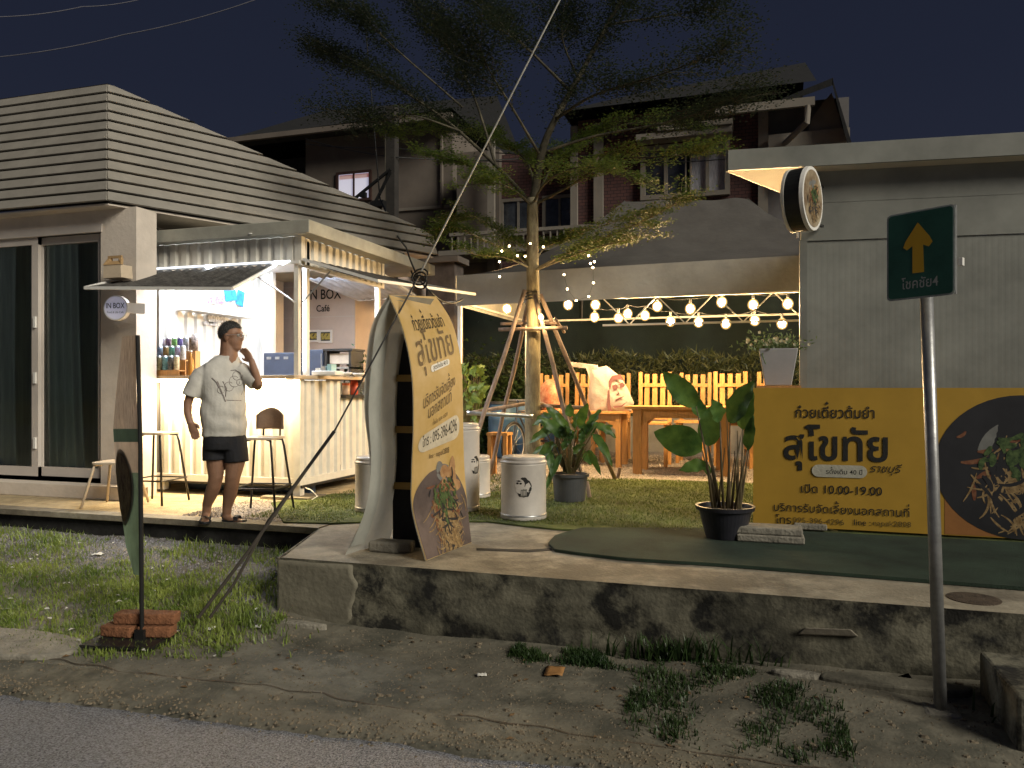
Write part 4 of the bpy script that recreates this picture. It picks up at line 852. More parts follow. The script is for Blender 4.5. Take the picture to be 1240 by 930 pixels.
# planter on a wooden ledge at the container corner
def planter():
    Y = 6.95; a = V(916, 469, Y); b = V(969, 469, Y); zt = V(940, 467, Y).z
    tb = thing('wooden_ledge', 'wooden ledge counter behind the yellow banner carrying the white planter', 'ledge', (a.x, Y, Z0))
    MB().box(a.x, b.x, Y-.15, Y+.18, zt-.04, zt).build('ledge_top', m_wood, tb)
    for x in (a.x+.03, b.x-.07): MB().box(x, x+.05, Y-.1, Y-.05, Z0+.02, zt-.04).build('leg', m_wood, tb)
    c = V(942, 467, Y); h = V(942, 423, Y).z-zt; t = thing('square_planter', 'tapered white planter with small pale flowers on the ledge', 'planter', (c.x, Y, zt))
    def ringp(s, z): return [(c.x-s, Y-s, z), (c.x+s, Y-s, z), (c.x+s, Y+s, z), (c.x-s, Y+s, z)]
    MB().hexa(ringp(.105, zt+.001)+ringp(.155, zt+h)).build('planter_pot', mat('planter_grey', (.42, .41, .42), .5, .06, 4, .03), t, bevel=.006)
    MB().box(c.x-.14, c.x+.14, Y-.14, Y+.14, zt+h, zt+h+.006).build('planter_soil', m_soil, t)
    m = MB(); fl = MB(); rr = random.Random(4)
    for _ in range(420):
        q = Vector((c.x+rr.gauss(-.04, .12), Y+rr.gauss(0, .07), zt+h+abs(rr.gauss(.02, .06)))); a_ = Vector((rr.gauss(0, 1), rr.gauss(0, 1), rr.gauss(0, 1))).normalized()*.022; b_ = a_.orthogonal().normalized()*.009; m.add([q-a_, q+b_, q+a_, q-b_], [(0, 1, 2, 3)])
    for _ in range(26):
        q = Vector((c.x+rr.gauss(-.02, .13), Y-.06+rr.gauss(0, .04), zt+h+.03+abs(rr.gauss(.03, .04)))); 
        for k in range(5):
            an = 1.257*k; d = Vector((math.cos(an), -.4, math.sin(an)))*.014; e = Vector((-math.sin(an), 0, math.cos(an)))*.007; fl.add([q, q+d*.6+e, q+d, q+d*.6-e], [(0, 1, 2, 3)])
    m.tube([(c.x-.1, Y-.1, zt+h), (c.x-.13, Y-.16, zt+h-.05), (c.x-.10, Y-.165, zt+h-.13)], .006, 5)
    m.build('foliage', leafmat('planter_leaf', (.06, .10, .03), (.14, .18, .07)), t); stuff(fl.build('flowers', leafmat('petals', (.55, .5, .35), (.7, .66, .5)), t))
planter()

# ================================================================== ROAD SIGN
def road_sign():
    t = thing('road_sign', 'small green direction sign with yellow up arrow on a grey post', 'road sign', (.83, 4.03, 0))
    b = Vector((.83, 4.03, -.02)); top = V(1120, 300, 4.03)
    MB().tube([b, top], .0285, 16).build('post', m_metal, t, smooth=True)
    MB().box(.75, .91, 3.95, 4.11, -.05, .055).build('concrete_foot', m_stone, t, bevel=.02)
    r = Vector((math.cos(R(27.7)), -math.sin(R(27.7)), 0)); L = V(1078, 262, 4.03); ze = L.z
    # right end lies on the ray of px 1162
    k = ray(1160, 250); s = 0.0
    # solve L + r*s = k*t'
    den = r.x*k.y-r.y*k.x; s = -(L.x*k.y-L.y*k.x)/den
    wv = r*s; zl = V(1078, 365, 4.03).z; h = L.z-zl
    O = Vector((L.x, L.y, zl))+wv/2; O.y -= .0; n = Vector((r.y, -r.x, 0)); n = n if n.y < 0 else -n
    tilt = .0; W2 = s/2
    sh = h*.02
    def S(u, v, l=0): return O+r*u+Vector((0, 0, v+sh*u/W2*.6))+n*l
    def rr(W_, a, c, q, rad, lift, nm, m_, th=.003):
        pts = []
        for cx, cz, a0 in ((W_-rad, c-rad, 0), (-W_+rad, c-rad, 90), (-W_+rad, a+rad, 180), (W_-rad, a+rad, 270)):
            for k2 in range(6): an = R(a0+18*k2); pts.append(S(cx+rad*math.cos(an), cz+rad*math.sin(an), lift))
        MB().slab(pts, -n*th).build(nm, m_, t)
    rr(W2, 0, h, 0, .02, .044, 'sign_border', mat('sign_rim', (.4, .42, .4), .4), .004)
    rr(W2-.008, .008, h-.008, 0, .015, .0465, 'sign_plate', m_green, .002)
    MB().slab([S(W2-.004, .004, .04), S(W2-.004, h-.004, .04), S(W2-.004, h-.004, .02), S(W2-.004, .004, .02)], r*.006).build('folded_edge', m_metal, t)
    for z in (h*.3, h*.75): MB().cbox(O+Vector((0, 0, z))+n*.018, (.10, .05, .03), rz=-R(27.7)).build('clamp', m_metal, t)
    MB().cbox(O+r*(W2+.012)+Vector((0, 0, h*.38)), (.02, .03, .035), rz=-R(27.7)).build('clamp', m_whitep, t)
    # arrow
    cx = -.008; za, zb_, zc_ = h*.29, h*.60, h*.86; hw, ww = .025, .062
    pts = [(cx-hw*.9, za), (cx+hw*1.05, za), (cx+hw*.9, zb_+.0), (cx+ww*.75, zb_-.012), (cx+ww, zb_+.008), (cx+ww*.8, zb_+.035), (cx, zc_), (cx-ww*.85, zb_+.025), (cx-ww, zb_-.002), (cx-ww*.75, zb_-.016), (cx-hw*.9, zb_+.0)]
    MB().slab([S(a, c, .0485) for a, c in pts], -n*.001).build('arrow', m_arrow, t)
    text_on('โชคชัย4', lambda u, v, l=0: S(u, v, .0485), .0, h*.12, .155, 1.25, .006).build('sign_lettering', mat('sign_letters', (.42, .42, .40), .5), t)
road_sign()

# ================================================================== FLAG BANNER WITH BRICKS
def flag():
    p = V(170, 775, 3.72); t = thing('flag_banner', 'narrow dark vinyl flag banner on a black pole with a base plate', 'banner', (p.x, p.y, .05))
    x, y = p.x, 3.72; zt = V(166, 406, y).z; z0 = hgt(x, y)
    MB().tube([(x+.012, y, z0+.03), (x, y, 1.2), (x-.02, y, zt)], .013, 10).build('pole', m_black, t)
    MB().cbox((x-.06, y, z0+.025), (.44, .34, .02), rz=.2).build('base_plate', m_dmetal, t)
    MB().cbox((x+.01, y, z0+.06), (.06, .06, .06), rz=.2).build('pole_socket', m_black, t)
    # sheet hangs back from the pole nearly edge on: free edge farther from the camera and left
    edge = [V(a, b, 4.20) for a, b in ((148, 408), (141, 470), (137, 520), (140, 568), (146, 615), (153, 662), (168, 695))]
    pole = [V(a, b, y) for a, b in ((164, 406), (165, 470), (167, 520), (168, 568), (169, 615), (171, 662), (171, 697))]
    def P(s, u, l=0):
        n = 6; q = min(s*n, n-1e-6); i = int(q); f = q-i; f = f*f*(3-2*f)*.3+f*.7
        a = pole[i].lerp(pole[i+1], f); b = edge[i].lerp(edge[i+1], f)
        r = a.lerp(b, u)+Vector((-.05*math.sin(u*3.14)*(.4+.6*s), 0, 0)); d = (b-a); nn = Vector((-d.y, d.x, 0)).normalized(); nn = nn if nn.dot(Vector((-x, -y, 0))-0*a) > 0 else -nn
        return r+nn*l
    def band(s0, s1, nm, m_, l, u0=0, u1=1): return MB().grid(lambda a, b: P(s0+(s1-s0)*a, u0+(u1-u0)*b, l), 24, 10).build(nm, m_, t, smooth=True)
    band(.52, 1, 'flag_sheet', translucent(mat('flag_dark_green', (.16, .26, .21), .5, .3, 3, .05), .55), 0)
    band(0, .33, 'flag_top_print', translucent(mat('flag_brown', (.42, .37, .33), .5, .5, 12, 0, col2=(.6, .52, .48), stretch=(8, 8, 1)), .55), 0)
    band(.33, .39, 'flag_stripe', translucent(mat('flag_teal', (.05, .09, .075), .5), .55), 0)
    band(.39, .52, 'flag_mid_print', translucent(mat('flag_pink', (.5, .44, .4), .5, .2), .55), 0)
    N = 28; cs, cu = .58, .55; m_rim = translucent(mat('flag_rim', (.34, .31, .27), .5), .6); m_dsh = translucent(mat('flag_dish_red', (.30, .10, .06), .5, .6, 14, 0, col2=(.42, .28, .14)), .6)
    for sg in (1, -1):      # printed through on both faces
        m = MB(); m.add([P(cs+.165*math.sin(6.283*k/N), cu+.42*math.cos(6.283*k/N), sg*.004) for k in range(N)], [tuple(range(N))]); m.build('flag_dish_rim', m_rim, t)
        m = MB(); m.add([P(cs+.15*math.sin(6.283*k/N), cu+.36*math.cos(6.283*k/N), sg*.006) for k in range(N)], [tuple(range(N))]); m.build('flag_dish', m_dsh, t)
    # bricks
    bl = ['lower left orange brick on the flag base plate', 'lower right orange brick on the flag base plate', 'upper left orange brick laid on top of the flag base', 'upper right brick leaning behind the flag pole']
    for k, (dx, dy, dz, rz) in enumerate(((-.15, .0, 0, .12), (.07, .06, 0, .30), (-.10, .05, .068, .25), (.07, .09, .068, .35))):
        w = .20; o = MB()
        nx = 5
        o.cbox((0, 0, 0), (w, .10, .064)); b = o.build('brick', m_brick, bevel=.008); b.location = (x+dx, y+dy, z0+.037+.034+dz); b.rotation_euler = (random.uniform(-.03, .03), random.uniform(-.03, .03), rz)
        tag(b, bl[k], 'brick', 'bricks weighing the flag base')
flag()

# ================================================================== STOOLS
def stool(px, py, h, Y, label, white_leg=False, back=False, rz=.3, w=.32):
    p = V(px, py, Y); t = thing('bar_stool', label, 'stool', (p.x, Y, Z0), 'stools in front of the kiosk'); X, z = p.x, Z0+h
    c, s = math.cos(rz), math.sin(rz); rot = lambda a, b: (X+a*c-b*s, Y+a*s+b*c)
    m_s = mat('stool_seat', (.55, .45, .33), .45, .12, 5, .03)
    pts = []
    for cx, cy, a0 in ((1, 1, 0), (-1, 1, 90), (-1, -1, 180), (1, -1, 270)):
        for k in range(5): an = R(a0+22.5*k); pts.append(rot(cx*(w/2-.05)+.05*math.cos(an), cy*(w/2-.05)+.05*math.sin(an)))
    MB().prism(pts, z-.022, z).build('seat', m_s, t, bevel=.004)
    lm = m_s if white_leg else m_dmetal; sp = .05
    for a, b in ((-1, -1), (1, -1), (1, 1), (-1, 1)):
        r0 = rot(a*(w/2-.08), b*(w/2-.08)); r1 = rot(a*(w/2-.03), b*(w/2-.03)); r2 = rot(a*(w/2+sp), b*(w/2+sp))
        MB().tube([(*r0, z-.024), (*r1, z-.03), (r1[0]+.15*(r2[0]-r1[0]), r1[1]+.15*(r2[1]-r1[1]), z-.09), (*r2, Z0+.008)], .011 if not white_leg else .013, 8).build('leg', lm, t, smooth=True)
    if h > .6:
        zz = Z0+.24; q = [rot(a*(w/2+sp*.68), b*(w/2+sp*.68)) for a, b in ((-1, -1), (1, -1), (1, 1), (-1, 1), (-1, -1))]
        MB().tube([(*k, zz) for k in q], .008, 6).build('foot_ring', lm, t)
    if back:
        MB().grid(lambda u, v: (lambda a: (*rot(-.13+u*.26, .15+.05*math.cos((u-.5)*3.14)-.0), z+.06+.20*v*(1-.35*(2*u-1)**2)))(0), 10, 8).build('backrest', mat('backrest_brown', (.14, .09, .06), .5), t, smooth=True, solid=.014)
        for a in (-.08, .08): MB().tube([(*rot(a, .1), z-.02), (*rot(a, .2), z+.0), (*rot(a, .205), z+.12)], .009, 6).build('back_support', m_dmetal, t)
stool(190, 613, .70, 6.16, 'tall dark legged stool half hidden behind the flag banner', rz=.1)
stool(318, 622, .69, 5.98, 'tall dark legged stool with curved brown backrest beside the man', back=True, rz=.2)
stool(140, 614, .43, 5.90, 'low pale stool beside the glass door', True, rz=.25)

# ================================================================== PERSON
def person():
    base = G(272, 632); t = thing('person', 'man in white printed t-shirt, black shorts and sandals with a hand raised to his face', 'person', tuple(base))
    ORG[t.name] = Vector(base); FA = math.atan2(base.x, base.y)   # heading of the line of sight
    u_ = Vector((math.cos(-FA), math.sin(-FA), 0)); w_ = Vector((-math.sin(-FA), math.cos(-FA), 0))   # right, away
    k = base.length and (Vector((base.x, base.y, 0)).dot(Vector((fx, fy, 0))))/F
    def Q(px, py, dep=0.0): return base+u_*((px-272)*k)+w_*dep+Vector((0, 0, (632-py)*k))
    def ell(m, rings, n=20, rot=0):   # rings of (px,py,dep,rx,ry)
        pts = []
        for (px, py, d, a, b, ro) in rings:
            c = Q(px, py, d); ring = []
            for i in range(n):
                an = 6.283*i/n; x = a*math.cos(an); y = b*math.sin(an); ring.append(c+u_*(x*math.cos(ro)-y*math.sin(ro))+w_*(x*math.sin(ro)+y*math.cos(ro)))
            pts.append(ring)
        o = len(m.v)
        for r_ in pts: m.v += r_
        for i in range(len(pts)-1):
            for j in range(n): a = o+i*n+j; b = o+i*n+(j+1) % n; m.f.append((a, b, b+n, a+n))
        m.f.append(tuple(o+j for j in reversed(range(n)))); m.f.append(tuple(o+(len(pts)-1)*n+j for j in range(n)))
    HR = .75      # head turned to picture right: facing direction
    fd = (u_*math.cos(.55)-w_*math.sin(.55)).normalized()       # facing (right, a little towards the camera)
    sd = Vector((-fd.y, fd.x, 0))                                 # his left
    H = Q(280, 408, .0)                                           # head centre
    hd = lambda f, s, z: H+fd*f+sd*s+Vector((0, 0, z))
    b = MB()
    # head: skull + jaw + nose + ears
    b.ball(hd(-.012, 0, .03), (.082, .082, .092), 20, 14) if False else None
    def hell(c, f, s, z, n=20, mm=14):
        o = len(b.v); 
        for i in range(1, mm):
            tt = math.pi*i/mm
            for j in range(n):
                a = 6.283*j/n; b.v.append(c+fd*f*math.sin(tt)*math.cos(a)+sd*s*math.sin(tt)*math.sin(a)-Vector((0, 0, z*math.cos(tt))))
        for i in range(mm-2):
            for j in range(n): a = o+i*n+j; q = o+i*n+(j+1) % n; b.f.append((a, q, q+n, a+n))
        b.v += [c-Vector((0, 0, z)), c+Vector((0, 0, z))]; lo = len(b.v)-2
        for j in range(n): b.f.append((lo, o+(j+1) % n, o+j)); b.f.append((lo+1, o+(mm-2)*n+j, o+(mm-2)*n+(j+1) % n))
    hell(hd(-.012, 0, .03), .100, .080, .092); hell(hd(.020, 0, -.03), .074, .064, .088); hell(hd(.03, 0, -.082), .056, .05, .045)
    hell(hd(.096, 0, -.012), .018, .014, .026, 10, 8); hell(hd(.084, 0, .012), .014, .012, .03, 10, 8)     # nose, bridge
    hell(hd(.076, 0, .035), .018, .05, .012, 12, 8)                                                           # brow
    hell(hd(.078, 0, -.050), .012, .024, .006, 10, 8); hell(hd(.077, 0, -.061), .012, .022, .007, 10, 8)     # lips
    for s in (-1, 1): hell(hd(-.005, s*.078, -.005), .022, .010, .034, 10, 8)                               # ears
    b.tube([hd(-.025, 0, -.03), Q(277, 430, .0), Q(273, 441, .01)], [.068, .074, .1], 16)                     # neck
    # torso under the shirt
    ell(b, [(272, 541, 0, .15, .11, .3), (271, 500, 0, .16, .12, .4), (271, 465, 0, .165, .115, .5), (272, 446, .01, .16, .09, .5), (274, 435, .01, .085, .07, .5)])
    # hanging arm (picture left)
    b.tube([Q(249, 452, -.02), Q(237, 468, -.03), Q(231, 488, -.02), Q(231, 500, -.03), Q(234, 512, -.05)], [.05, .043, .036, .032, .026], 14)
    def hand(o, d, side, s=1.0, curl=.35, n_=None, fist=False):
        """o wrist, d pointing to the fingers, side = towards the thumb"""
        d = d.normalized(); side = (side-d*side.dot(d)).normalized(); nn = d.cross(side)
        b.tube([o, o+d*.035*s, o+d*.075*s, o+d*.092*s], [(.026*s, .018*s), (.036*s, .017*s), (.041*s, .016*s), (.036*s, .013*s)], 12, ref=side)
        for i, (L_, off) in enumerate(((.066, .030), (.075, .011), (.070, -.009), (.056, -.027))):
            p = o+d*.085*s+side*off*s; a = p+(d+side*(off*2.2)+nn*curl*.5).normalized()*L_*.42*s; c = a+(d+nn*curl*1.4).normalized()*L_*.34*s; e_ = c+(d+nn*curl*2.6).normalized()*L_*.28*s
            b.tube([p, a, c, e_], [.0098*s, .0092*s, .0085*s, .0068*s], 8)
        p = o+d*.028*s+side*.026*s; a = p+(d*.7+side*.75+nn*.2).normalized()*.036*s; c = a+(d+side*.25+nn*.35).normalized()*.032*s
        b.tube([p, a, c], [.014*s, .0115*s, .0085*s], 8)
    hand(Q(234, 510, -.05), Q(241, 530, -.07)-Q(234, 510, -.05), u_*.9-w_*.4, 1.0, .22)
    # raised arm (picture right)
    b.tube([Q(299, 450, .0), Q(306, 461, -.05), Q(311, 469, -.08), Q(311, 466, -.10), Q(306, 449, -.11), Q(302, 436, -.10)], [.046, .042, .038, .036, .031, .026], 14)
    hand(Q(302.5, 438, -.10), Q(295, 424, -.06)-Q(302.5, 438, -.10), -u_*.6+w_*.5, .92, .55)
    # legs
    b.tube([Q(262, 540, .03), Q(262, 560, .02), Q(262, 578, -.0), Q(260, 588, .01), Q(256, 600, .05), Q(252, 612, .09), Q(251, 624, .11)], [.088, .078, .060, .056, .054, .040, .034], 16)
    b.tube([Q(284, 540, -.0), Q(284, 560, -.03), Q(281, 578, -.05), Q(280, 588, -.04), Q(278, 600, -.01), Q(275, 614, .01), Q(274, 624, .01)], [.09, .080, .062, .057, .057, .040, .034], 16)
    # feet
    b.tube([Q(251, 622, .11), Q(250, 628, .06), Q(249.5, 630, .0), Q(249.5, 631, -.05)], [(.030, .034), (.036, .026), (.042, .016), (.034, .010)], 12, ref=(1, 0, 0))
    b.tube([Q(271, 625, .02), Q(278, 628, -.01), Q(287, 630, -.035), Q(294, 631, -.055)], [(.034, .032), (.026, .038), (.016, .043), (.010, .034)], 12, ref=(0, 0, 1))
    body = b.build('body', m_skin, t); remesh(body, .0065, 3, m_skin)
    rnd_h = random.Random(5)
    # ---- hair cap: cropped dark grey hair
    h = MB(); bb_, b_save = b, b
    n, mm = 32, 20; o = 0; vs = []
    for i in range(mm+1):
        tt = math.pi*.5*i/mm*1.32
        for j in range(n):
            a = 6.283*j/n; cf = math.cos(a)
            lim = 1.0-.46*max(0, min(1, (cf+.45)*.9))+.03*math.sin(j*2.1)
            q = tt*lim; rr_ = 1+.02*noise.noise(Vector((i*.7, j*.7, 1)))
            vs.append(hd(-.014, 0, .034)+fd*.1035*math.sin(q)*math.cos(a)*rr_+sd*.0835*math.sin(q)*math.sin(a)*rr_+Vector((0, 0, .0965*math.cos(q)*rr_)))
    h.add(vs, [(i*n+j, i*n+(j+1) % n, (i+1)*n+(j+1) % n, (i+1)*n+j) for i in range(mm) for j in range(n)]); h.build('hair', m_hair, t, smooth=True)
    hs = MB(); c0 = hd(-.014, 0, .034)
    for i in range(2600):
        v = rnd_h.choice(vs); d = (v-c0).normalized(); w = d.orthogonal().normalized()*.0014; e_ = v+(d*.7+Vector((rnd_h.gauss(0, .5), rnd_h.gauss(0, .5), rnd_h.gauss(-.3, .4)))).normalized()*rnd_h.uniform(.008, .02); hs.add([v-w, v+w, e_], [(0, 1, 2)])
    stuff(hs.build('hair_strands', m_hair, t))
    # eyes
    for s in (-1, 1):
        e_ = MB(); e_.ball(hd(.078, s*.03, .012), .0125, 10, 8); e_.build('eye', mat('eye_white', (.5, .48, .45), .2, .02), t, smooth=True)
        e_ = MB(); e_.ball(hd(.088, s*.03, .012), .0055, 8, 6); e_.build('pupil', m_black, t)
    g = MB()
    for s in (-1, 1):
        ring = [hd(.106, s*.033+.024*math.cos(6.283*i/20), .010+.019*math.sin(6.283*i/20)) for i in range(21)]; g.tube(ring, .0022, 5)
        g.tube([hd(.106, s*.057, .014), hd(.06, s*.078, .014), hd(-.005, s*.088, .010)], .0022, 5)
    g.tube([hd(.108, -.009, .014), hd(.108, .009, .014)], .0022, 5); g.build('glasses', m_metal, t)
    # ---- t-shirt
    s = MB()
    ell(s, [(272, 528, 0, .182, .14, .35), (272, 518, 0, .185, .145, .35), (271, 500, -.005, .19, .15, .4), (271, 480, -.005, .185, .145, .45), (271, 462, .0, .188, .135, .5), (271, 450, .01, .187, .12, .5), (272, 442, .01, .170, .105, .5), (273.5, 435, .01, .125, .092, .5), (275.5, 430.5, .005, .084, .082, .5)], 28)
    s.tube([Q(257, 448, -.0), Q(246, 455, -.02), Q(239, 467, -.025), Q(234, 480, -.025)], [.072, .078, .070, .071], 18)
    s.tube([Q(288, 447, .0), Q(299, 454, -.02), Q(308, 464, -.065)], [.072, .076, .072], 18)
    sh = s.build('t_shirt', m_shirt, t); remesh(sh, .008, 4, m_shirt)
    # wrinkles: displace the shirt a little
    for v in sh.data.vertices:
        c = v.co; d = .007*noise.noise(Vector((c.x*9+c.z*4, c.y*9, c.z*7)))+.004*noise.noise(Vector((c.x*20, c.y*20, c.z*10+5))); d += .006*math.sin(c.z*38+c.x*16+5*noise.noise(Vector((c.x*5, c.y*5, c.z*3))))*max(0, 1-abs(c.z-.86)*3.2); v.co = c+v.normal*d
    # print on the chest: projected on the shirt surface
    from mathutils.bvhtree import BVHTree
    bv = BVHTree.FromPolygons([v.co+Vector(base) for v in sh.data.vertices], [tuple(p.vertices) for p in sh.data.polygons])
    eyep = Vector((0, 0, EYE))
    def onshirt(px, py, lift=.003):
        q = Q(px, py, -.3); hit = bv.ray_cast(q, w_)
        return (hit[0]-w_*lift) if hit[0] else q+w_*.17
    pr = MB(); rnd = random.Random(2)
    def stroke(pts, w=.8):
        P_ = [onshirt(*p) for p in pts]
        pr.tube(P_, .0026*w, 4)
    for cx, cy, r_ in ((286, 455, 5), (283, 462, 6), (277, 468, 5), (289, 463, 3.5), (268, 472, 4)):
        stroke([(cx+r_*math.cos(a*.5), cy+r_*1.1*math.sin(a*.5)) for a in range(12)])
    stroke([(264, 462), (267, 470), (271, 480), (273, 486)], 2.2); stroke([(258, 458), (263, 463), (266, 470)], 2); stroke([(270, 462), (274, 470), (273, 480)], 1.5); stroke([(279, 449), (284, 448), (290, 452), (292, 460)], 1.2)
    stroke([(274, 484), (282, 484.5), (291, 485)], 1.0); stroke([(292, 454), (294, 470), (291, 478)], .9)
    pr.build('shirt_print', mat('print_grey', (.22, .19, .18), .8, .5, 30), t)
    # ---- shorts
    s = MB()
    ell(s, [(272, 522, 0, .168, .13, .3), (272, 535, 0, .178, .135, .3), (272, 544, 0, .172, .13, .3)], 24)
    s.tube([Q(262, 530, .01), Q(260.5, 545, .02), Q(261, 557, .015)], [(.095, .105), (.094, .104), (.096, .104)], 18, ref=(1, 0, 0)); s.tube([Q(283, 530, -.01), Q(284.5, 546, -.02), Q(285.5, 560, -.03)], [(.095, .105), (.098, .104), (.1, .104)], 18, ref=(1, 0, 0))
    so_ = s.build('shorts', m_short, t); remesh(so_, .009, 2, m_short)
    # ---- sandals
    m_sn = mat('sandal_rubber', (.02, .02, .022), .7, .2)
    for a, c, wd in ((Q(251, 632, .13), Q(249.5, 632, -.075), .045), (Q(268.5, 632, .03), Q(297, 632, -.06), .045)):
        d = (c-a).normalized(); sv = Vector((-d.y, d.x, 0)); sole = MB(); pts = []
        for i in range(20):
            an = 6.283*i/20; L_ = (c-a).length/2; pts.append((a+c)/2+d*L_*math.cos(an)+sv*wd*math.sin(an)*(1+.15*math.cos(an)))
        sole.prism([(p.x, p.y) for p in pts], base.z+.001, base.z+.018); so2 = sole.build('sandal', m_sn, t)
        st = MB(); mid = a+(c-a)*.62
        st.tube([mid+sv*.046+Vector((0, 0, .015)), mid+sv*.03+Vector((0, 0, .045)), mid+Vector((0, 0, .056)), mid-sv*.03+Vector((0, 0, .045)), mid-sv*.046+Vector((0, 0, .015))], [(.004, .022)]*5, 8, ref=(0, 0, 1))
        hl = a+(c-a)*.15
        st.tube([hl+sv*.036+Vector((0, 0, .015)), hl+sv*.03-d*.02+Vector((0, 0, .06)), hl-d*.035+Vector((0, 0, .065)), hl-sv*.03-d*.02+Vector((0, 0, .06)), hl-sv*.036+Vector((0, 0, .015))], .006, 6)
        st.build('strap', m_sn, so2)
person()

# ================================================================== WHITE TANK BINS
def logo(c, r, ang, z, s, t):
    def C(u, v, l=.0015): a = ang+u*s/r; return Vector((c.x+(r+l)*math.sin(a), c.y-(r+l)*math.cos(a), z+v*s))
    def blob(pts, m_, l, nm):
        m = MB(); cx = sum(p[0] for p in pts)/len(pts); cy = sum(p[1] for p in pts)/len(pts); n = len(pts)
        m.add([C(cx, cy, l)]+[C(*p, l) for p in pts], [(0, 1+i, 1+(i+1) % n) for i in range(n)]); m.build(nm, m_, t)
    E_ = lambda cx, cy, a, b, n=24, f=lambda q: 1: [(cx+a*f(q*6.283/n)*math.cos(q*6.283/n), cy+b*f(q*6.283/n)*math.sin(q*6.283/n)) for q in range(n)]
    blob(E_(.18, .05, .78, 1.0, 40, lambda q: 1+.05*math.sin(5*q)+.03*math.sin(11*q)), m_ink, .001, 'emblem_head')
    blob(E_(-.22, .35, .50, .55), m_bin, .002, 'emblem_face'); blob(E_(-.1, -.15, .55, .42), m_bin, .0022, 'emblem_muzzle')
    blob(E_(-.45, .48, .13, .10), m_ink, .003, 'emblem_eye'); blob(E_(-.12, .46, .13, .10), m_ink, .0031, 'emblem_eye')
    blob([(-.62, .72), (-.3, .62), (0, .7), (-.3, .8)], m_ink, .003, 'emblem_brow')
    blob([(-.15, -.85), (.5, -.8), (.5, -.1), (-.1, -.15)], mat('emblem_mug', (.12, .115, .10), .5, .2), .004, 'emblem_mug')
    for k in range(4): blob([(-.05+k*.14, -.72), (.0+k*.14, -.72), (.0+k*.14, -.25), (-.05+k*.14, -.25)], m_bin, .005, 'emblem_line')
    blob([(.62, -.35), (.95, -.25), (1.0, .02), (.8, .1), (.72, -.1)], m_ink, .001, 'emblem_ear')
def tank(px, py, h, r, label, em=None, Y=None):
    p = G(px, py) if Y is None else V(px, py, Y); p = Vector((p.x, p.y, Z0+.018)); t = thing('white_tank', label, 'tank', tuple(p), 'white round tanks')
    MB().lathe(p, [(r*.98, 0), (r*1.0, .006), (r*1.0, .03), (r*.985, .036), (r*.985, h-.075), (r*1.0, h-.068), (r*1.0, h-.055)], 48).build('tank_body', m_bin, t, smooth=True)
    MB().lathe(p, [(r*1.02, h-.054), (r*1.03, h-.045), (r*.97, h-.035), (r*.93, h-.03), (r*.95, h-.022), (r*.95, h-.008), (r*.9, h), (.001, h+.002)], 48).build('tank_lid', mat('tank_lid_paint', (.42, .38, .34), .35), t, smooth=True)
    MB().lathe(p, [(r*1.012, .03), (r*1.012, .04), (r*.99, .044)], 48, False).build('tank_band', m_metal, t, smooth=True)
    if em is not None: logo(p, r*.985, em, p.z+h*.52, .085*r/.2, t)
A_ = math.atan2(1.83, 6.12)
tank(634, 629, .53, .197, 'short white tank with a dark monkey emblem in front of the tree', .28-.06)
tank(556, 619, .79, .19, 'tallest white tank half hidden behind the arch banner, dark emblem on its side', .28+.95)
tank(574, 603, .42, .17, 'small white tank peeking out behind the tallest one')
tank(456, 620, .49, .195, 'short white tank left of the arch banner')

# ================================================================== POTTED PLANTS
def blade_leaf(m, base, tip, width, sag=.15, fold=.25, face=None, n=12):
    base = Vector(base); tip = Vector(tip); d = tip-base; L_ = d.length; t = d.normalized(); face = Vector(face or (0, -1, .3)).normalized()
    s = t.cross(face).normalized(); nn = s.cross(t).normalized(); o = len(m.v)
    for i in range(n+1):
        f = i/n; w = width*math.sin(math.pi*min(1, f**.75*.97+.02))**.8*(1 if f < .97 else .3); c = base+d*f+Vector((0, 0, -1))*sag*L_*(f*f)+Vector((0, 0, 1))*sag*L_*f*.5+nn*.03*L_*math.sin(f*3.14)
        rip = .012*math.sin(f*17+width*50)
        m.v += [c-s*w/2+nn*(fold*w/2+rip), c-s*w*.25+nn*fold*w*.2, c, c+s*w*.25+nn*fold*w*.2, c+s*w/2+nn*(fold*w/2-rip)]
    for i in range(n):
        for j in range(4): a = o+i*5+j; m.f.append((a, a+1, a+6, a+5))
m_leaf = leafmat('broad_leaf', (.028, .075, .02), (.085, .165, .04), 7, .42, .35); m_stem = mat('leaf_stem', (.10, .13, .04), .5, .3, 10, .05, col2=(.16, .10, .05))
def pot(t, c, r0, r1, h, m_):
    MB().lathe(c, [(r0, 0), (r0*1.02, .01), (r1*.96, h-.03), (r1*1.06, h-.028), (r1*1.08, h), (r1*.98, h), (r1*.95, h-.03), (.001, h-.03)], 40).build('pot', m_, t, smooth=False)
    MB().lathe(c, [(r1*.93, h-.034), (r1*.5, h-.02), (.001, h-.015)], 24).build('potting_soil', m_soil, t)
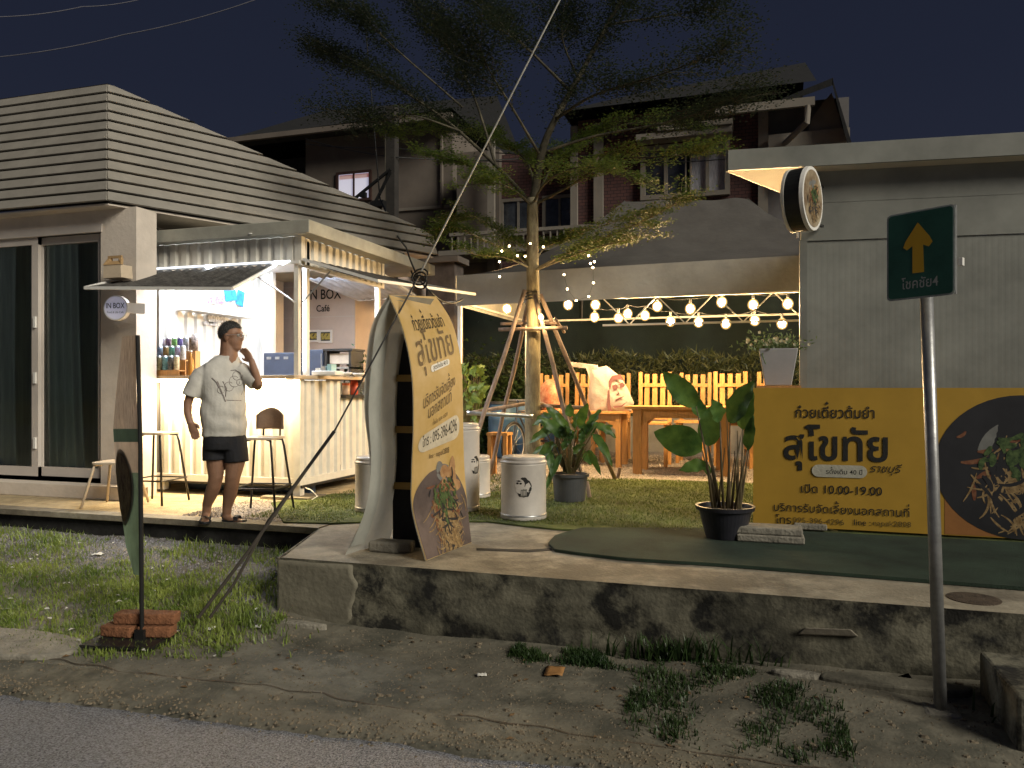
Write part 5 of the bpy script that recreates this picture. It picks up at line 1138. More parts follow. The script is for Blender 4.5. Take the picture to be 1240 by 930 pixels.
def plant_a():
    Y = 7.45; c = V(690, 604, Y); c.z = Z0+.018; t = thing('potted_plant', 'bushy peace lily in a grey plastic pot on the turf', 'potted plant', tuple(c)); h = V(690, 573, Y).z-c.z
    pot(t, c, .15, .18, h, m_pot); rr = random.Random(5)
    spec = [(672, 520, 640, 533, .10), (668, 505, 645, 512, .12), (682, 512, 662, 492, .10), (690, 505, 690, 488, .09), (700, 515, 712, 487, .11), (712, 520, 728, 495, .10), (722, 515, 746, 527, .09), (718, 525, 742, 560, .09), (670, 535, 650, 560, .10), (665, 545, 668, 575, .08), (706, 520, 742, 515, .08), (684, 530, 655, 505, .13), (697, 522, 700, 500, .10), (676, 540, 643, 546, .09), (690, 535, 680, 505, .12), (705, 530, 724, 510, .12), (713, 545, 728, 572, .07), (680, 550, 660, 590, .07), (700, 545, 716, 560, .09), (688, 525, 672, 498, .1)]
    for i, (a, b, e_, f, w) in enumerate(spec):
        dy = rr.uniform(-.22, .2); p0 = c+Vector((rr.gauss(0, .04), rr.gauss(0, .04), h)); p1 = V(a, b, Y+dy*.6); p2 = V(e_, f, Y+dy*1.5)
        MB().tube([p0, p0.lerp(p1, .5)+Vector((0, 0, .05)), p1], [.006, .005, .004], 6).build('stem', m_stem, t, smooth=True)
        m = MB(); blade_leaf(m, p1, p2, w, .25 if f > b-5 else .05, .3, (rr.uniform(-.5, .5), -1, .6)); m.build('leaf', m_leaf, t, smooth=True)
    for i in range(60):
        a = rr.uniform(0, 6.28); q = c+Vector((.05*math.cos(a), .05*math.sin(a), h)); e_ = q+Vector((.10*math.cos(a)*rr.uniform(.5, 2), .10*math.sin(a), rr.uniform(.2, .42)))
        if i == 0: sm = MB(); lm = MB()
        sm.tube([q, e_], [.005, .003], 5)
        if i % 4 == 0: blade_leaf(lm, e_, e_+Vector((rr.uniform(-.15, .15), rr.uniform(-.1, .1), rr.uniform(.08, .2))), .07, .2, .3)
    sm.build('inner_stems', m_stem, t); lm.build('inner_leaves', m_leaf, t, smooth=True)
plant_a()
def plant_b():
    Y = 5.92; c = V(878, 652, Y); c.z = Z0+.026; t = thing('potted_plant', 'tall broad leaved plant in a black plastic pot beside the yellow banner', 'potted plant', tuple(c)); h = V(878, 612, Y).z-c.z
    pot(t, c, .14, .20, h, m_potb); rr = random.Random(8)
    spec = [(843, 492, 803, 447, .17, 863), (850, 545, 792, 520, .24, 868), (852, 508, 838, 478, .11, 870), (858, 540, 862, 488, .17, 872), (884, 512, 913, 458, .17, 880), (899, 520, 911, 468, .12, 886), (856, 562, 822, 568, .10, 866), (872, 510, 862, 482, .12, 876), (905, 545, 912, 500, .08, 890), (860, 575, 848, 556, .06, 869)]
    for i, (a, b, e_, f, w, bx) in enumerate(spec):
        dy = rr.uniform(-.15, .15); p0 = V(bx, 608, Y+dy*.3); p0.z = c.z+h-.02; p1 = V(a, b, Y+dy); p2 = V(e_, f, Y+dy*2)
        MB().tube([p0, p0.lerp(p1, .5)+Vector((.01*rr.uniform(-1, 1), 0, .03)), p1], [.011, .008, .004], 7).build('stem', mat('red_stem', (.09, .07, .035), .5, .4, 10, .05), t, smooth=True)
        m = MB(); blade_leaf(m, p1, p2, w, .10, .22, (rr.uniform(-.4, .4), -1, .35), 14); m.build('leaf', m_leaf, t, smooth=True)
    for k in range(8):
        bx = rr.uniform(866, 898); p0 = V(bx, 608, Y); p0.z = c.z+h-.02; MB().tube([p0, V(bx+rr.uniform(-8, 16), rr.uniform(500, 560), Y+.05)], [.01, .003], 6).build('stem', MATS['red_stem'], t)
plant_b()

# ================================================================== TREE WITH STAKES
TY = 8.55
def tree():
    base = G(645, 590); base = V(645, 590, TY); base.z = Z0; t = thing('tree', 'young tiered umbrella tree with pale trunk and feathery crown', 'tree', tuple(base)); rr = random.Random(11)
    T = lambda px, py, dy=0: V(px, py, TY+dy)
    def curve(P, k=5):
        out = []; n = len(P)-1
        for i in range(n):
            p = [P[max(0, min(n, i+j))] for j in (-1, 0, 1, 2)]
            for s_ in range(k): f = s_/k; out.append(.5*((2*p[1])+(p[2]-p[0])*f+(2*p[0]-5*p[1]+4*p[2]-p[3])*f*f+(-p[0]+3*p[1]-3*p[2]+p[3])*f**3))
        out.append(P[-1]); return out
    tr = curve([Vector((T(645, 560).x, TY, Z0-.02)), T(645, 480), T(646, 400), T(645, 320), T(645, 240)]); n = len(tr)
    MB().tube(tr, [.098-.035*i/(n-1)+.004*noise.noise(Vector((i, 0, 0))) for i in range(n)], 14).build('trunk', m_bark, t, smooth=True)
    br = [([(646, 244), (656, 185), (672, 145), (700, 95), (735, 30), (757, -10), (780, -70)], [0, .1, .1, .3, .5, .6, .8], .055, 1.0, 0),
          ([(643, 246), (605, 205), (545, 150), (480, 105), (430, 78), (375, 55)], [0, .2, .3, .3, .5, .6], .028, 1.1, 0),
          ([(600, 200), (575, 120), (545, 60), (500, 0)], [.2, .8, 1.2, 1.5], .02, 1.1, 0),
          ([(560, 160), (500, 140), (455, 148), (410, 135)], [.3, -.3, -.6, -.9], .014, 1, 0),
          ([(672, 145), (720, 115), (800, 90), (880, 60)], [.1, -.3, -.6, -1], .02, 1.1, 0),
          ([(656, 185), (720, 165), (800, 150), (870, 130), (905, 118)], [.1, .3, .3, .4, .4], .02, 1, 0),
          ([(690, 110), (640, 60), (590, 10), (560, -40)], [.2, .5, 1, 1.2], .02, 1.2, 0),
          ([(700, 95), (680, 40), (690, -20)], [.3, .9, 1.3], .016, 1.2, 0),
          ([(655, 190), (620, 130), (590, 80), (570, 20)], [.1, -.4, -.8, -1.2], .018, 1.1, 0),
          ([(735, 30), (800, 20), (870, 10)], [.5, .4, .2], .014, 1.1, 0),
          ([(560, 130), (480, 60), (440, 22), (395, 5)], [.5, .2, .1, 0], .014, 1.1, 0),
          # middle tiers
          ([(645, 250), (612, 222), (575, 203), (545, 193), (520, 188)], [0, .1, .2, .2, .2], .018, .75, 1),
          ([(646, 248), (690, 225), (740, 195), (800, 190), (850, 185)], [0, -.1, -.2, -.3, -.3], .02, .8, 1),
          ([(646, 246), (660, 222), (690, 205), (735, 205), (790, 225)], [0, -.4, -.7, -.9, -1], .016, .7, 1),
          ([(645, 250), (625, 232), (600, 222), (560, 225)], [0, -.3, -.6, -.8], .014, .7, 1),
          ([(645, 248), (670, 200), (700, 170), (760, 150), (830, 150)], [0, .5, .9, 1.1, 1.2], .016, .9, 1),
          ([(646, 246), (640, 200), (600, 165), (540, 160), (470, 158)], [0, .6, 1.0, 1.2, 1.3], .016, .9, 1),
          # lowest tier
          ([(645, 325), (620, 306), (585, 290), (550, 275), (530, 283)], [0, .0, -.2, -.3, -.3], .018, .55, 2),
          ([(645, 326), (612, 312), (575, 308), (555, 298)], [0, -.3, -.5, -.6], .013, .5, 2),
          ([(646, 328), (690, 305), (740, 285), (790, 262), (832, 238)], [0, -.1, -.2, -.3, -.4], .020, .6, 2),
          ([(646, 328), (680, 315), (720, 300), (760, 290), (790, 275)], [0, -.4, -.6, -.7, -.8], .014, .55, 2),
          ([(645, 322), (660, 300), (690, 288), (740, 270), (800, 255)], [0, .4, .6, .7, .8], .014, .55, 2),
          ([(645, 322), (635, 300), (605, 280), (570, 262), (545, 268)], [0, .4, .6, .6, .6], .014, .55, 2)]
    LV = [MB(), MB()]
    def leafc(mb, c, nn, sx, sz, ls):
        for _ in range(nn):
            q = c+Vector((rr.gauss(0, sx), rr.gauss(0, sx), rr.gauss(0, sz))); a = rr.random()*6.283; tl = rr.uniform(-.5, .5)
            d = Vector((math.cos(a), math.sin(a), tl)).normalized()*ls*rr.uniform(.6, 1.2); s_ = Vector((-d.y, d.x, rr.uniform(-.01, .01))).normalized()*ls*.36
            mb.add([q, q+d*.5+s_, q+d, q+d*.5-s_], [(0, 1, 2, 3)])
    for P, D, r0, dens, tier in br:
        pts = curve([T(p[0], p[1], d) for p, d in zip(P, D)]); n = len(pts)
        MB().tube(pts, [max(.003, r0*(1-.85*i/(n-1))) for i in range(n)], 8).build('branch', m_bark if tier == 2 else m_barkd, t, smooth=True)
        tw = MB(); L_ = sum((pts[i+1]-pts[i]).length for i in range(n-1)); cnt = int(L_*{0: 13, 1: 15, 2: 17}[tier])
        for _ in range(cnt):
            f = rr.uniform(.22 if tier else .3, 1)*(n-1); i = min(int(f), n-2); p = pts[i].lerp(pts[i+1], f-i); dr = (pts[i+1]-pts[i]).normalized()
            a = rr.choice([-1, 1])*rr.uniform(.4, 1.3); dd = Matrix.Rotation(a, 3, 'Z') @ dr; dd.z = dd.z*.5+rr.uniform(-.02, .22); dd.normalize(); ln = rr.uniform(.18, .75)*dens*(1.0 if tier else .92)
            e_ = p+dd*ln; tw.tube([p, p.lerp(e_, .5)+Vector((0, 0, .02)), e_], [.004, .003, .0015], 4, False)
            for k in range(int(ln/.05)):
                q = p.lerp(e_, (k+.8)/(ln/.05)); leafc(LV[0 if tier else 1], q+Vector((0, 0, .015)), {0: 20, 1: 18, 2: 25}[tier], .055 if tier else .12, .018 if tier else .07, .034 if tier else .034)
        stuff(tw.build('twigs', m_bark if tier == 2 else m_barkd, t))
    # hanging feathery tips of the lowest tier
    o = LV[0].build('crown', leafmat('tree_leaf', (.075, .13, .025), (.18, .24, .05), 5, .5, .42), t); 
    LV[1].build('upper_crown', leafmat('dimmed_leaf', (.026, .038, .022), (.045, .06, .034), 4, .7, .4), t)  # upper leaves coloured dim, lower ones bright as if bulb-lit
tree()
def stakes():
    t = thing('tree_support', 'tripod of rough wooden stakes tied round the tree trunk with cross poles', 'tree support', (V(645, 590, TY).x, TY, Z0)); tx = V(645, 400, TY).x
    def pole(a, b, r=.026, m_=m_woodp, nm='stake'):
        a = Vector(a); b = Vector(b); n = 8; P = [a.lerp(b, i/n)+Vector((noise.noise(Vector((i*.5, a.x*7, 0))), noise.noise(Vector((i*.5, a.x*7, 5))), 0))*.015 for i in range(n+1)]
        MB().tube(P, [r*(1+.1*noise.noise(Vector((i, a.x, 2)))) for i in range(n+1)], 10).build(nm, m_, t, smooth=True)
    top = lambda dx, dy, py: V(645, py, TY)+Vector((dx, dy, 0))
    pole(G(566, 590).xy.to_3d()+Vector((0, -.0, Z0)) if False else Vector((V(556, 560, 7.9).x, 7.9, Z0+.01)), top(-.07, -.07, 352))
    pole(Vector((V(592, 560, 8.9).x, 8.9, Z0+.01)), top(-.06, .06, 362))
    pole(Vector((V(700, 560, 7.95).x, 7.95, Z0+.02)) if False else Vector((V(708, 575, 8.2).x, 8.2, Z0+.02)), top(.05, -.08, 358))
    pole(Vector((V(745, 582, 9.35).x, 9.35, Z0+.02)), top(.08, .05, 356))
    def cross(a, b, Ya, Yb, r=.022, m_=m_woodp, nm='cross_pole'): pole(V(*a, Ya), V(*b, Yb), r, m_, nm)
    cross((604, 399), (687, 397), 8.40, 8.42); cross((606, 392), (676, 391), 8.52, 8.68, .018); cross((672, 386), (683, 402), 8.3, 8.7, .018)
    m = mat('steel_pipe', (.5, .52, .55), .3, .1, 10, .02, metal=.8)
    cross((566, 500), (646, 504), 8.05, 8.40, .024, m, 'steel_pipe'); cross((570, 500), (640, 488), 8.1, 8.75, .022); cross((640, 490), (712, 494), 8.75, 8.6, .022); cross((668, 494), (650, 486), 8.3, 8.9, .02)
    MB().tube([V(645, 362, TY)+Vector((.083*math.cos(k*.7), .083*math.sin(k*.7), .004*k-.03)) for k in range(28)], .006, 5).build('rope', m_dmetal, t)
    q = V(715, 590, 8.0); 
    for k, (px, py, Y) in enumerate(((748, 578, 9.45), (714, 598, 7.7))):
        p = V(px, py, Y); p.z = Z0+.02; b = MB().tube([p, p+Vector((.03 if k == 0 else -.03, 0, .13 if k == 0 else .16))], .022, 8); tag(b.build('wooden_peg', m_woodp), ('short wooden peg driven beside the right stake foot', 'short reddish wooden peg beside the grey plant pot')[k], 'peg')
stakes()
def bush():
    p = V(566, 560, 9.2); t = thing('leafy_bush', 'bright green broad leaved bush behind the arch banner', 'bush', (p.x, 9.2, Z0)); rr = random.Random(3); m = MB(); s = MB()
    for i in range(70):
        c = V(rr.uniform(556, 585), rr.uniform(445, 520), 9.2+rr.uniform(-.3, .3)); d = Vector((rr.gauss(0, .6), rr.gauss(0, .6), rr.uniform(.2, 1))).normalized()*rr.uniform(.1, .2)
        blade_leaf(m, c, c+d, .075, .2, .3, (rr.uniform(-1, 1), -1, .4), 5); s.tube([(p.x+rr.gauss(0, .05), 9.2, Z0), c], [.006, .003], 4)
    m.build('foliage', leafmat('bright_leaf', (.10, .17, .03), (.22, .30, .07)), t, smooth=True); s.build('stems', m_stem, t)
bush()

# ================================================================== TENT
def tent():
    YF, YB = 9.7, 13.0; xl = V(553, 340, YF).x; xr = 1.6; ze = V(700, 322, YF).z; zl = V(700, 361, YF).z
    t = thing('canopy_tent', 'grey peaked canopy tent with pale valance over the seating', 'tent', ((xl+xr)/2, YF, Z0))
    RL, RR = V(757, 244, 11.35), V(905, 241, 11.35); FL, FR = Vector((xl, YF, ze-.06)), Vector((xr, YF, ze)); BL, BR = Vector((xl, YB, ze)), Vector((xr, YB, ze))
    def slope(A, B, C, D, nm):   # A,B eave ; D,C ridge
        def f(u, v): a = A.lerp(B, u); b = D.lerp(C, u); p = a.lerp(b, v); p.z -= .34*math.sin(v*3.14)*(1-.3*v)*.8; p.z += .03*noise.noise(Vector((u*5, v*5, 1))); return p
        MB().grid(f, 30, 14).build(nm, m_tent, t, smooth=True)
    slope(FL, FR, RR, RL, 'front_slope'); slope(BL, BR, RR, RL, 'back_slope'); slope(BL, FL, RL, RL, 'side_slope'); slope(BR, FR, RR, RR, 'side_slope')
    n = 60
    MB().grid(lambda u, v: (xl+u*(xr-xl), YF-.01+.012*math.sin(u*40)*(1-v), FL.z+(ze-FL.z)*u+.01-(1-v)*(ze-zl)), n, 4).build('valance', m_valance, t, smooth=True)
    MB().grid(lambda u, v: (xl-.01, YF+u*(YB-YF), ze-.04-(1-v)*(ze-zl)), n, 4).build('valance', m_valance, t, smooth=True)
    for x, y in ((xl, YF+.03), (xl+.0, YB-.05), (V(636, 400, 11.2).x, 11.2), (xr, YB-.05), (xr-.05, YF+.03)): MB().box(x, x+.05, y, y+.05, Z0, zl+.1).build('post', m_whitep, t)
    # truss under the valance
    zb = V(850, 391, YF+.1).z; tr = MB(); m = MB()
    MB().box(xl, xr, YF+.02, YF+.05, zl-.02, zl+.01).build('top_rail', m_whitep, t)
    xa = V(730, 390, YF+.1).x
    MB().box(xa, xr, YF+.08, YF+.105, zb-.012, zb+.012).build('bottom_rail', m_whitep, t)
    k = 10
    for i in range(k):
        a = xa+(xr-xa)*i/k; b = xa+(xr-xa)*(i+1)/k; MB().bar((a, YF+.07, zb if i % 2 else zl), (b, YF+.07, zl if i % 2 else zb), .014).build('truss_bar', m_whitep, t)
    MB().box(xl, V(560, 400, YF).x-.3, YF+.02, YF+.05, zl-.01, zl+.02).build('top_rail', m_whitep, t)
    for sx in (xl, xr): MB().box(sx, sx+.03, YF, YB, zl, zl+.03).build('side_rail', m_whitep, t)
    MB().box(xl, xr, YB-.03, YB, zl, zl+.03).build('back_rail', m_whitep, t)
tent()
# string lights
bulbs = [(614, 374), (655, 384, .55), (688, 369), (721, 369), (720, 384), (749, 385), (760, 380), (781, 382), (796, 371), (812, 389), (836, 374), (846, 390), (874, 366), (879, 392), (912, 369), (914, 388), (954, 368), (947, 392)]
def lights():
    P = []
    side = ['beside the tree stakes at the far left', 'small one against the tree trunk']
    for i, b in enumerate(bulbs):
        Y = 10.3 if b[1] > 378 else 9.95; 
        if i == 1: Y = 8.3
        p = V(b[0], b[1], Y); s = b[2] if len(b) > 2 else 1; r = .066*s; row = 'lower' if b[1] > 378 else 'upper'
        where = side[i] if i < 2 else f'{row} row'
        near = ['', '', 'just right of the tree', 'second right of the tree', 'below the second one right of the tree', 'third along', 'touching its left neighbour', 'fifth along', 'above the tote bag gap', 'above the middle table', 'over the broad leaf plant', 'low over the broad leaf plant', 'left of the truss corner', 'low, third from the right', 'second from the right', 'low, second from the right', 'rightmost', 'rightmost, low'][i]
        t = thing('light_bulb', f'glowing warm light bulb, {where} {near}'.strip(), 'light bulb', tuple(p), 'string light bulbs under the tent')
        MB().ball(p, (r*.62, r*.62, r*.72), 14, 10).build('filament_core', m_bulb, t, smooth=True); MB().ball(p, (r, r, r*1.1), 20, 14).build('halo_globe', m_globe, t, smooth=True)
        MB().lathe(p+Vector((0, 0, r*1.1)), [(.016*s, 0), (.018*s, .05*s), (.004, .06*s)], 10).build('socket', m_black, t); P.append((p+Vector((0, 0, r+.05*s)), row))
    for row in ('upper', 'lower'):
        L_ = sorted([q for q, r_ in P[2:] if r_ == row], key=lambda q: q.x); pts = []
        for a, b in zip(L_, L_[1:]):
            for k in range(6): f = k/6; q = a.lerp(b, f); q.z += -.03*math.sin(f*3.14)+.015; pts.append(q)
        pts.append(L_[-1]); tag(MB().tube(pts, .004, 5).build('light_cable', m_black), f'thin dark cable carrying the {row} row of bulbs', 'cable')
lights()
def fairy():
    F_ = [(604.8, 317), (605, 335), (607.7, 304), (616.7, 298), (626.6, 309.7), (635.9, 310.5), (642, 295), (658, 299), (712.8, 309.7), (714.8, 319), (719.8, 317), (718, 324), (683, 332.6), (687, 350), (718.6, 342.5), (713, 359), (697.7, 364)]
    t = thing('fairy_lights', 'string of tiny warm fairy lights woven through the lowest branches of the tree', 'fairy lights', tuple(V(645, 320, TY-.5)))
    pts = []
    for px, py in F_: p = V(px, py, TY-.55); MB().ball(p, .011, 8, 6).build('tiny_bulb', m_fairy, t); pts.append(p)
    rr = random.Random(1); MB().tube([pts[i] for i in (1, 0, 2, 3, 4, 5, 6, 7)], .0015, 4).tube([pts[i] for i in (8, 9, 10, 11, 14, 15, 16, 13, 12)], .0015, 4).build('fine_wire', m_black, t)
fairy()

# ================================================================== FURNITURE
def chair_proto():
    t = thing('wooden_chair', 'tall pine chair with picket slat back', 'chair', (0, 0, 0), 'pine chairs around the tables')
    MB().box(-.24, .24, -.24, .22, .60, .635).build('seat', m_wood, t, bevel=.004)
    for x, y in ((-.22, -.22), (.17, -.22)): MB().box(x, x+.05, y, y+.05, 0, .60).build('leg', m_wood, t)
    for x in (-.24, .185): MB().hexa([(x, .19, 0), (x+.055, .19, 0), (x+.055, .24, 0), (x, .24, 0), (x, .26, 1.36), (x+.055, .26, 1.36), (x+.055, .30, 1.36), (x, .30, 1.36)]).build('back_post', m_wood, t)
    for k in range(3): x = -.155+k*.115; y0 = .235; MB().hexa([(x, y0-.01, .68), (x+.075, y0-.01, .68), (x+.075, y0+.01, .68), (x, y0+.01, .68), (x+.004, .262, 1.33), (x+.071, .262, 1.33), (x+.071, .282, 1.33), (x+.004, .282, 1.33)]).build('slat', m_wood, t)
    MB().box(-.185, .186, .228, .25, 1.14, 1.19).build('top_rail', m_wood, t); MB().box(-.185, .186, .205, .228, .66, .74).build('lower_rail', m_wood, t)
    for x in (-.215, .18): MB().box(x, x+.03, -.17, .19, .25, .29).build('stretcher', m_wood, t)
    return t
def table(px0, px1, py, Y, dep, label, lw=.11):
    a, b = V(px0, py, Y), V(px1, py, Y); zt = a.z; t = thing('wooden_table', label, 'table', ((a.x+b.x)/2, Y, Z0), 'pine tables in the yard')
    n = 5
    for k in range(n): y0 = Y-.04+k*dep/n; MB().box(a.x, b.x, y0, y0+dep/n-.006, zt-.035, zt).build('top_plank', m_wood, t)
    xs = (a.x+.10, b.x-.10-lw)
    for x in xs:
        for y in (Y+.0, Y+dep-.16): MB().box(x, x+lw, y, y+.10, Z0+.006, zt-.037).build('leg', m_wood, t)
    for y in (Y+.015, Y+dep-.14):
        x0, x1 = xs[0]+lw, xs[1]; MB().slab([(x0, y, zt-.037), (x1, y, zt-.037), (x1, y, zt-.25), (x1-.02, y, zt-.25), (x1-.13, y, zt-.15), (x0+.13, y, zt-.15), (x0+.02, y, zt-.25), (x0, y, zt-.25)], (0, .03, 0)).build('apron', m_wood, t)
    return t
def furniture():
    table(757, 893, 492, 10.05, .75, 'pine table in the middle with broad square legs and arched apron')
    table(632, 760, 497, 10.75, .7, 'pine table at the left under the tote bag', .07)
    table(858, 975, 497, 10.9, .7, 'pine table at the right behind the tall potted plant', .07)
    pr = chair_proto(); C_ = [(668, 11.7, .1, 'slatted pine chair behind the tree stakes'), (708, 11.25, -.12, 'pine chair with the pale cloth hung over its back'), (744, 12.0, .12, 'pine chair just right of the tote bag'), (791, 11.25, .02, 'pine chair behind the middle table on its left'), (839, 11.9, -.08, 'pine chair behind the middle table on its right'), (889, 11.3, .22, 'tilted pine chair left of the square planter'), (940, 11.7, .08, 'pine chair behind the square planter')]
    for i, (px, Y, rz, lb) in enumerate(C_):
        p = V(px, 500, Y); 
        if i == 0: pr.location = (p.x, Y, Z0+.01); pr.rotation_euler = (0, 0, rz); pr['label'] = lb
        else: copy_tree(pr, (p.x, Y, Z0+.01), rz, lb)
    # low frames: stool behind the tanks
    t = thing('wooden_stool', 'small pale wooden stool seen between the tanks and the tree', 'stool', tuple(V(605, 560, 9.3)*1))
    a, b = V(589, 524, 9.3), V(614, 524, 9.3); MB().box(a.x, b.x, 9.3, 9.55, a.z-.035, a.z).build('seat', m_wood, t)
    for x in (a.x+.01, b.x-.06):
        for y in (9.31, 9.49): MB().box(x, x+.05, y, y+.05, Z0+.01, a.z-.036).build('leg', m_wood, t)
    # cloth and tote bag on the left table
    zt = V(700, 497, 10.75).z; Yc = 10.95
    tb = thing('tote_bag', 'cream cotton tote bag printed with a man wearing glasses, slumped on the left table', 'bag', tuple(V(735, 500, Yc)))
    out = [(716, 505), (712, 480), (716, 446), (735, 443), (750, 455), (760, 470), (768, 488), (764, 499), (745, 503)]
    cxp, cyp = 738, 478
    def bagpt(a, r_, side):
        n = len(out); x = a*n; i = int(x) % n; f = x-int(x); p = (out[i][0]*(1-f)+out[(i+1) % n][0]*f, out[i][1]*(1-f)+out[(i+1) % n][1]*f)
        px, py = cxp+(p[0]-cxp)*r_, cyp+(p[1]-cyp)*r_; bulge = .11*math.sqrt(max(0, 1-r_*r_)); return V(px, py, Yc-.02+side*bulge+.012*noise.noise(Vector((px*.1, py*.1, 0))))
    for nm, sd_ in (('bag_front', -1), ('bag_back', 1)): MB().grid(lambda a, r_: bagpt(a*.9999, r_, sd_), 54, 10).build(nm, mat('cotton_cloth', (.38, .32, .29), .9, .07, 6, .3, 20), tb, smooth=True)
    def stamp(pts, m_, nm, lift=.13):
        MB().slab([V(px, py, Yc-lift) for px, py in pts], (0, .004, 0)).build(nm, m_, tb)
    mpn = mat('maroon_print', (.14, .06, .06), .8, .2)
    stamp([(737, 462), (741, 455), (751, 453), (757, 462), (755, 461), (748, 459), (741, 463), (739, 472), (737, 470)], mpn, 'printed_hair'); stamp([(736, 470), (738, 472), (739, 490), (742, 500), (737, 502), (735, 490)], mpn, 'printed_shade')
    stamp([(741, 467), (746, 465), (748, 468), (747, 472), (743, 473)], mpn, 'printed_lens'); stamp([(750, 465), (754, 463), (757, 466), (755, 469), (751, 470)], mpn, 'printed_lens'); stamp([(746, 466), (751, 465), (751, 466), (746, 467.4)], mpn, 'printed_bridge')
    stamp([(748, 472), (750, 477), (747, 479), (746, 478), (748.5, 476.5)], mpn, 'printed_nose'); stamp([(745, 484), (751, 481), (756, 480), (751, 483), (746, 486)], mpn, 'printed_mouth'); stamp([(742, 492), (752, 491), (760, 486), (753, 493), (744, 494)], mpn, 'printed_chin')
    c = thing('pale_cloth', 'pinkish cloth draped over the chair back beside the tote bag', 'cloth', tuple(V(712, 440, 11.0)))
    MB().grid(lambda u, v: V(690+u*34+v*1.5, 438+u*4+v*(6+max(0, u-.55)*110), 11.02-.03*math.sin(u*9+v*2)-.1*u), 24, 12).build('cloth_sheet', MATS['cotton_cloth'], c, smooth=True, solid=.006)
    o = thing('orange_bag', 'orange and cream printed bag propped against the leftmost chair', 'bag', tuple(V(665, 495, 11.0)))
    MB().grid(lambda u, v: V(654+u*24, 499-v*40*(1-.3*(2*u-1)**2), 11.0-.08*math.sin(u*3.14)*math.sin(v*3.1+.1)), 14, 14).build('bag_side', mat('orange_cloth', (.5, .12, .06), .8, .3, 9, .2, 30, col2=(.62, .34, .2)), o, smooth=True, solid=.02)
furniture()
def barrels():
    for k, (px, Y, lb) in enumerate(((610, 11.9, 'blue plastic drum behind the bicycle, left'), (632, 12.1, 'blue plastic drum behind the tree trunk'), (664, 12.2, 'blue plastic drum right of the tree trunk'))):
        p = V(px, 530, Y); p.z = Z0+.01; t = thing('plastic_drum', lb, 'drum', tuple(p), 'blue drums by the back wall')
        MB().lathe(p, [(.22, 0), (.25, .03), (.25, .28), (.26, .3), (.25, .32), (.25, .6), (.26, .62), (.25, .64), (.25, .82), (.22, .87), (.001, .87)], 28).build('drum_body', mat('blue_plastic', (.06, .14, .26), .45, .15), t, smooth=True)
        MB().lathe(p, [(.235, .86), (.245, .87), (.245, .9), (.2, .905), (.001, .905)], 28).build('drum_lid', m_pot, t)
    # bicycle seen from the front
    p = V(622, 560, 10.2); p.z = Z0+.01; t = thing('bicycle', 'dark bicycle parked beyond the tree seen almost end on', 'bicycle', tuple(p)); d = Vector((.22, 1, 0)).normalized()
    s = Vector((d.y, -d.x, 0))
    for o in (0, 1.0):
        c = p+d*o+Vector((0, 0, .33)); w = MB().tube([c+d*.31*math.cos(a*.2618)+Vector((0, 0, .31*math.sin(a*.2618))) for a in range(25)], .02, 6).build('tyre', m_black, t, smooth=True)
        r_ = MB().tube([c+d*.285*math.cos(a*.2618)+Vector((0, 0, .285*math.sin(a*.2618))) for a in range(25)], .009, 5)
        for a in range(12): r_.tube([c, c+d*.28*math.cos(a*.5236)+Vector((0, 0, .28*math.sin(a*.5236)))], .002, 3)
        r_.build('rim', m_metal, t)
    h = p+d*.12+Vector((0, 0, .95)); MB().tube([p+Vector((0, 0, .33)), h], .016, 6).tube([p+d*.1+Vector((0, 0, .8)), p+d*.5+Vector((0, 0, .35)), p+d*1.0+Vector((0, 0, .33))], .016, 6).tube([p+d*.1+Vector((0, 0, .8)), p+d*.75+Vector((0, 0, .75)), p+d*.5+Vector((0, 0, .35))], .014, 6).build('frame', mat('bike_frame', (.04, .05, .07), .3), t)
    MB().tube([h-s*.26+d*.08, h-s*.1, h+s*.1, h+s*.26+d*.08], .012, 6).build('handlebar', m_metal, t); MB().cbox(p+d*.78+Vector((0, 0, .85)), (.14, .24, .06)).build('saddle', m_black, t)
barrels()
